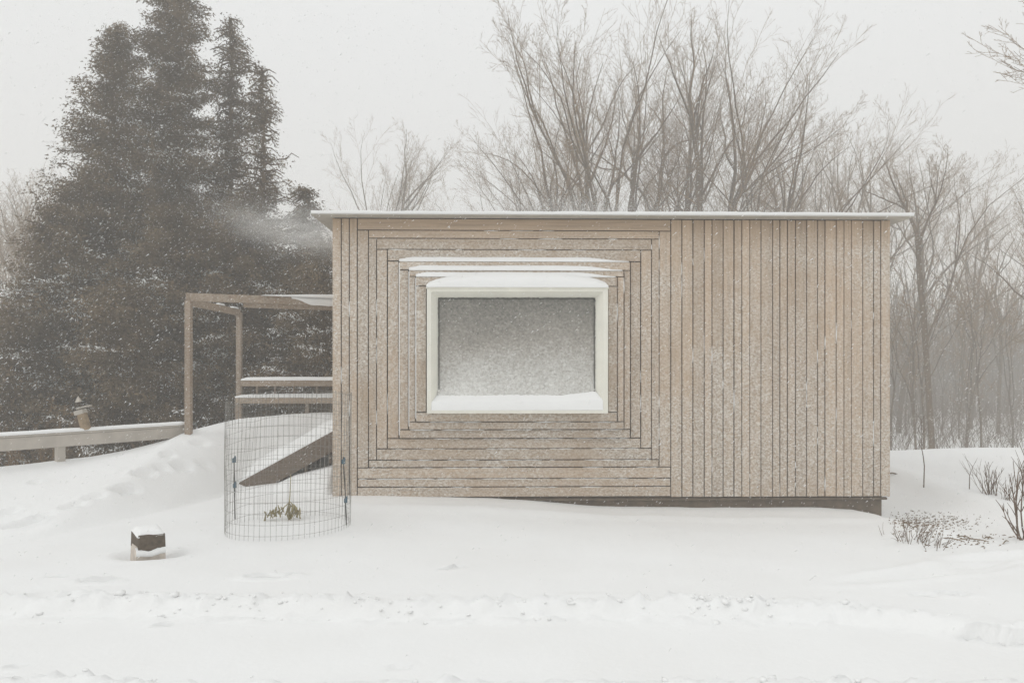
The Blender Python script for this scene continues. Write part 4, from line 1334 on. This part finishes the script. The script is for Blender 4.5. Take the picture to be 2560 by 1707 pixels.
def cedar(px, top, Y, zbase, Rmax, nb, label, seed, pw=.85, low=.0, size=.072, dens=9, snowy=.05, bare=0, group='dark evergreens beside the cabin', xoff=0, lumpy=.35):
    rg = np.random.default_rng(seed)
    x = (px - 1280) / F * Y
    H = CAMH + (HOR - top) / F * Y - zbase
    e = empty('evergreen_tree', (x, Y, zbase)); tag(e, label, 'evergreen', group)
    # trunk
    n_ = 14
    pts = np.array([[.05 * math.sin(i * .9 + seed), .05 * math.cos(i * 1.1 + seed), H * i / n_ - (.5 if i == 0 else 0)] for i in range(n_ + 1)])
    tv, tf = tube_np(pts, np.linspace(H * .018 + .03, .012, n_ + 1), 7)
    tvs, tfs, b = [tv], [tf], len(tv)
    # branches
    t = low + (1 - low) * rg.uniform(0, 1, nb) ** 1.15
    az = rg.uniform(0, 2 * np.pi, nb)
    R = Rmax * (1 - t) ** pw + .10
    bump = 1 + lumpy * noise2(az * 1.4 + seed, t * 5.0 + seed * .37) * 2.0
    L = R * bump * rg.uniform(.62, 1.08, nb)
    ks = 9
    rr = np.linspace(.16, 1.0, ks)
    cent, dirs, snowc, snowd = [], [], [], []
    for i in range(nb):
        m_ = max(2, int(np.ceil(ks * min(1, L[i] / 1.1))))
        rr = np.linspace(.12, 1.0, m_) ** .8
        rise = rg.uniform(-.25, .10) * L[i]; curl = rg.uniform(.05, .3) * L[i]
        c = np.stack([np.cos(az[i]) * rr * L[i], np.sin(az[i]) * rr * L[i], t[i] * H + rise * rr + curl * rr ** 3], -1)
        c += rg.normal(size=c.shape) * .05
        gapn = noise2(az[i] * 2.3 + seed * 3.1 + 0 * rr, c[:, 2] * 1.25 + seed) + .35 * noise2(az[i] * 6 + seed + 0 * rr, c[:, 2] * 3.3)
        keep_ = (rr < .38) | (gapn > .0)
        if keep_.sum() < 2: keep_[:2] = True
        c = c[keep_]; rr = rr[keep_]; m_ = len(c)
        dv = np.tile(np.array([np.cos(az[i]) * .7, np.sin(az[i]) * .7, -.42]), (m_, 1))
        cent.append(c); dirs.append(dv)
        if rg.uniform() < .22 or bare:
            bp = np.vstack([[0, 0, t[i] * H - .1 * L[i]], c[::max(1, m_ // 3)], c[-1:] + dv[-1] * (.25 if bare else 0)])
            v, f = tube_np(bp, np.linspace(.03, .008, len(bp)), 4); tvs.append(v); tfs.append(f + b); b += len(v)
        if rg.uniform() < snowy * 3.2 and t[i] < .8:
            snowc.append(c[m_ // 2:] + np.array([0, 0, .07])); snowd.append(dv[m_ // 2:])
    cent = np.concatenate(cent); dirs = np.concatenate(dirs)
    if bare:
        keep = rg.uniform(0, 1, len(cent)) > bare; cent, dirs = cent[keep], dirs[keep]
    V, Fq = sprays(rg, cent, dirs, int(dens * 2.95), size, .55, .095)
    link_mesh('trunk', np_mesh('evergreen_trunk', np.concatenate(tvs), np.concatenate(tfs), True), M['bark'], e)
    link_mesh('crown', np_mesh('evergreen_crown', V, Fq), M['foliage'], e)
    if snowc:
        sc_, sd_ = np.concatenate(snowc), np.concatenate(snowd)
        sd_ = sd_ * np.array([1, 1, .2])
        V, Fq = sprays(rg, sc_, sd_, 14, size * .9, .22, .10)
        link_mesh('snow_dusting', np_mesh('snow_dusting', V, Fq), M['snow_soft'], e)
    return e

cedar(437, -150, 17.0, -1.8, 1.95, 1300, 'tallest dark evergreen with ragged top beside the cabin', 1, pw=.60, dens=11)
cedar(288, 70, 16.2, -1.8, 2.5, 950, 'broad dark evergreen shouldering the tallest one away from the cabin', 2, pw=.65, dens=10)
cedar(577, 50, 17.8, -1.8, 1.5, 620, 'narrow pointed evergreen between the tallest one and the half-dead spire', 3, pw=.57, dens=8, bare=.12, lumpy=.45)
cedar(655, 168, 17.2, -1.8, 2.1, 420, 'half-dead evergreen spire with bare curling branches', 4, pw=.9, dens=8, bare=.45, lumpy=.5)
cedar(125, 530, 14.6, -1.6, 1.25, 520, 'low round-topped evergreen with snow-packed sprays by the low rail', 5, pw=.42, dens=9, snowy=.16)
cedar(235, 420, 15.2, -1.7, 1.9, 700, 'bushy evergreen in front of the broad one', 6, pw=.5, dens=9, snowy=.10)
cedar(420, 520, 14.8, -1.6, 1.9, 800, 'bushy evergreen behind the pergola post', 7, pw=.45, dens=9, snowy=.08)
cedar(610, 500, 15.4, -1.6, 2.0, 800, 'bushy evergreen seen through the pergola', 8, pw=.48, dens=9, snowy=.05)
cedar(760, 470, 16.2, -1.6, 1.6, 520, 'thin evergreen reaching up to the cabin roof corner', 9, pw=.75, dens=8, bare=.2, snowy=.06)
cedar(805, 600, 14.2, -1.4, 1.3, 480, 'dark evergreen tucked behind the cabin side, snow on its sprays', 10, pw=.45, dens=9, snowy=.12)
cedar(30, 760, 13.6, -1.7, 1.3, 420, 'low spreading evergreen below the low rail', 11, pw=.45, dens=8, snowy=.10)
cedar(300, 720, 13.4, -1.7, 1.5, 520, 'low dark evergreen behind the wooden ornament', 12, pw=.45, dens=9, snowy=.05)

# ------------------------------------------------------------------ blowing snow
def flakes_mesh(name, P, size, aspect, jitter, rg, tetra=False):
    n = len(P)
    d0 = np.array([-.76, -.05, -.64]); 
    d = d0 + rg.normal(size=(n, 3)) * jitter; d /= np.linalg.norm(d, axis=1)[:, None]
    a = np.cross(d, np.array([.1, 1, .2])); a /= np.linalg.norm(a, axis=1)[:, None]; b = np.cross(d, a)
    s = size[:, None]; L = s * aspect[:, None]
    V = np.stack([P + d * L, P + a * s, P - a * s * .5 + b * s * .87, P - a * s * .5 - b * s * .87, P - d * L], 1).reshape(-1, 3)
    if tetra:
        V = np.stack([P + d * L, P + a * s, P - a * s * .5 + b * s * .87, P - a * s * .5 - b * s * .87], 1).reshape(-1, 3)
        T = np.array([[0, 1, 2], [0, 2, 3], [0, 3, 1], [3, 2, 1]])[None]
        return np_mesh(name, V, ((np.arange(n) * 4)[:, None, None] + T).reshape(-1, 3))
    base = (np.arange(n) * 5)[:, None, None]
    T = np.array([[0, 1, 2], [0, 2, 3], [0, 3, 1], [4, 2, 1], [4, 3, 2], [4, 1, 3]])[None]
    return np_mesh(name, V, (base + T).reshape(-1, 3))
rg = np.random.default_rng(5)
nF = 80000
Yf = (4.2 ** 3 + (14.5 ** 3 - 4.2 ** 3) * rg.uniform(0, 1, nF)) ** (1 / 3)
Xf = rg.uniform(-.78, .78, nF) * Yf
Zf = rg.uniform(-.1, 1, nF) * (CAMH + .55 * Yf)
ok = Zf > height(Xf, Yf) + .02
inside = (Yf > D - .35) & (Xf > UL - .05) & (Xf < UR + .05) & (Zf < zs + .03)
P = np.stack([Xf, Yf, Zf], -1)[ok & ~inside]
szs = np.clip(rg.lognormal(math.log(.0021), .36, len(P)), .0012, .0042)
fl = link_mesh('falling_snow', flakes_mesh('falling_snow', P, szs, rg.uniform(3.0, 8.0, len(P)), .09, rg, True), M['flake'])
tag(fl, 'wind-driven snowflakes filling the air', 'snowfall', kind='stuff')

# spindrift streaming off the roof edge
def lobe(n, c, s, rot=0.0):
    q = rg.normal(size=(n, 3)) * np.array(s)
    cr, sr = math.cos(rot), math.sin(rot)
    return np.stack([c[0] + q[:, 0] * cr - q[:, 2] * sr, c[1] + q[:, 1], c[2] + q[:, 0] * sr + q[:, 2] * cr], -1)
def lp(px, py, Y): return tuple(ray(px, py, Y))
parts = []
for (n, px, py, Y, sx, sz, rot) in [(13000, 785, 566, 10.4, .26, .10, -.15), (11000, 700, 558, 10.6, .36, .13, -.25), (6500, 615, 545, 10.8, .34, .12, -.35), (3000, 540, 525, 11.0, .30, .10, -.4), (5000, 740, 600, 10.6, .34, .10, -.1), (2500, 800, 625, 10.6, .18, .07, 0)]:
    parts.append(lobe(int(n * .22), lp(px, py, Y), (sx * 1.15, .45, sz * 1.45), rot))
for (n, px, py, Y, sx, sz) in [(2500, 1010, 529, 11.0, .55, .035), (5000, 1200, 526, 11.2, .6, .05), (6000, 1340, 522, 11.2, .55, .06), (5500, 1460, 523, 11.2, .45, .055), (3500, 1560, 530, 11.2, .4, .03), (1500, 1750, 533, 11.2, .6, .02)]:
    q = lobe(n, lp(px, py, Y), (sx, .5, sz)); q[:, 2] = np.maximum(q[:, 2], zs + .05); parts.append(q)
P = np.concatenate(parts)
bad = (P[:, 1] > D - .05) & (P[:, 0] > UL - .06) & (P[:, 2] < zs + .05)
P = P[~bad]
sd = link_mesh('blowing_spindrift', flakes_mesh('blowing_spindrift', P, rg.uniform(.0017, .0036, len(P)), rg.uniform(1.3, 2.6, len(P)), .3, rg, True), M['flake'])
tag(sd, 'fine powder snow blowing off the cabin roof', 'spindrift', kind='stuff')

# the powder cloud itself: thin snow smoke streaming off the roof corner
def plume():
    o0 = ray(832, 583, 10.5)
    m = MB(); m.box(-2.1, .45, -.9, .9, -.62, .85)
    mt = bpy.data.materials.new('powder_snow_smoke'); mt.use_nodes = True
    n = mt.node_tree; n.nodes.clear()
    o = n.nodes.new('ShaderNodeOutputMaterial'); pv = n.nodes.new('ShaderNodeVolumePrincipled')
    pv.inputs['Color'].default_value = (0.985, 0.975, 0.955, 1)
    tc = n.nodes.new('ShaderNodeTexCoord'); sp = n.nodes.new('ShaderNodeSeparateXYZ'); n.links.new(tc.outputs['Object'], sp.inputs[0])
    s_ = math_(n, 'MULTIPLY', sp.outputs[0], -1.0)
    zc_ = math_(n, 'MULTIPLY', math_(n, 'MULTIPLY', s_, math_(n, 'ABSOLUTE', s_)), .085)
    wz = math_(n, 'SUBTRACT', .25, math_(n, 'MULTIPLY', s_, .045))
    dz = math_(n, 'DIVIDE', math_(n, 'SUBTRACT', sp.outputs[2], zc_), wz)
    dy = math_(n, 'DIVIDE', sp.outputs[1], .42)
    g = math_(n, 'EXPONENT', math_(n, 'MULTIPLY', math_(n, 'ADD', math_(n, 'MULTIPLY', dz, dz), math_(n, 'MULTIPLY', dy, dy)), -1.0))
    f1 = N(n, 'ShaderNodeMapRange'); f1.interpolation_type = 'SMOOTHSTEP'; n.links.new(s_, f1.inputs[0])
    for i, v in ((1, .35), (2, 1.95), (3, 1.0), (4, 0.0)): f1.inputs[i].default_value = v
    f2 = N(n, 'ShaderNodeMapRange'); f2.interpolation_type = 'SMOOTHSTEP'; n.links.new(s_, f2.inputs[0])
    for i, v in ((1, -.35), (2, .05), (3, 0.0), (4, 1.0)): f2.inputs[i].default_value = v
    mp = n.nodes.new('ShaderNodeMapping'); mp.inputs['Rotation'].default_value = (0, .30, 0); mp.inputs['Scale'].default_value = (1.3, 2.0, 4.2)
    n.links.new(tc.outputs['Object'], mp.inputs['Vector'])
    nz = tex_noise(n, mp.outputs[0], 1.5, 4, .6, .7)
    nr = ramp(n, nz, [(.36, 0.05), (.66, 1.0)])
    d = math_(n, 'MULTIPLY', math_(n, 'MULTIPLY', g, nr), math_(n, 'MULTIPLY', f1.outputs[0], f2.outputs[0]))
    n.links.new(math_(n, 'MULTIPLY', d, 1.75), pv.inputs['Density'])
    n.links.new(pv.outputs[0], o.inputs['Volume'])
    ob = m.build('snow_smoke', mt); ob.location = o0
    tag(ob, 'pale cloud of powder snow blowing off the cabin roof corner', 'snow cloud', kind='stuff')
plume()

# broken clods along the track edges
base_ico = None
Vc, Fc2 = [], []
rc = np.random.default_rng(31)
phi = (1 + 5 ** .5) / 2
ico = np.array([(-1, phi, 0), (1, phi, 0), (-1, -phi, 0), (1, -phi, 0), (0, -1, phi), (0, 1, phi), (0, -1, -phi), (0, 1, -phi), (phi, 0, -1), (phi, 0, 1), (-phi, 0, -1), (-phi, 0, 1)]) / 1.9
icf = np.array([(0, 11, 5), (0, 5, 1), (0, 1, 7), (0, 7, 10), (0, 10, 11), (1, 5, 9), (5, 11, 4), (11, 10, 2), (10, 7, 6), (7, 1, 8), (3, 9, 4), (3, 4, 2), (3, 2, 6), (3, 6, 8), (3, 8, 9), (4, 9, 5), (2, 4, 11), (6, 2, 10), (8, 6, 7), (9, 8, 1)])
nC = 640
Xc = rc.uniform(-4.2, 4.0, nC)
ybc = np.interp(Xc, [-8, -3.4, 1.5, 2.2, 2.6, 3.2, 4.2, 8], [5.12, 5.05, 4.98, 4.93, 4.78, 4.50, 4.25, 3.6])
Yc2 = np.where(np.arange(nC) < 440, ybc + rc.normal(.09, .085, nC), 3.80 + rc.normal(0, .07, nC))
dens_n = noise2(Xc * 1.7, Xc * 0 + 40.2)
keepc = (rc.uniform(-.45, .45, nC) < dens_n + .05) & ((Xc < 1.9) | (rc.uniform(0, 1, nC) < .35))
Xc, Yc2 = Xc[keepc], Yc2[keepc]
Zc = height(Xc, Yc2)
for i in range(len(Xc)):
    sz = float(np.clip(rc.lognormal(math.log(.0105), .55), .005, .030))
    v = ico * sz * (1 + rc.normal(size=(12, 1)) * .16) * np.array([1.35, 1.05, .62])
    a_ = rc.uniform(0, 6.28); ca, sa = math.cos(a_), math.sin(a_)
    v = np.stack([v[:, 0] * ca - v[:, 1] * sa, v[:, 0] * sa + v[:, 1] * ca, v[:, 2]], -1) + np.array([Xc[i], Yc2[i], Zc[i] + sz * .02])
    Fc2.append(icf + 12 * i); Vc.append(v)
ck = link_mesh('snow_clods', np_mesh('snow_clods', np.concatenate(Vc), np.concatenate(Fc2), True), M['snow_soft'])
tag(ck, 'crumbled snow clods along the edges of the ploughed track', 'snow clods', kind='stuff')

# ------------------------------------------------------------------ haze: snow-filled air
m = MB(); m.box(-200, 200, -40, 270, -6.5, 21.0)
hzm = bpy.data.materials.new('snowy_air'); hzm.use_nodes = True
n = hzm.node_tree; n.nodes.clear()
mo = n.nodes.new('ShaderNodeOutputMaterial'); pv = n.nodes.new('ShaderNodeVolumePrincipled')
pv.inputs['Color'].default_value = (0.972, 0.950, 0.915, 1)
pv.inputs['Density'].default_value = 0.0105
pv.inputs['Anisotropy'].default_value = 0.0
n.links.new(pv.outputs[0], mo.inputs['Volume'])
ho = m.build('haze', hzm); tag(ho, 'pale snow-filled air between the trees', 'haze', kind='stuff')
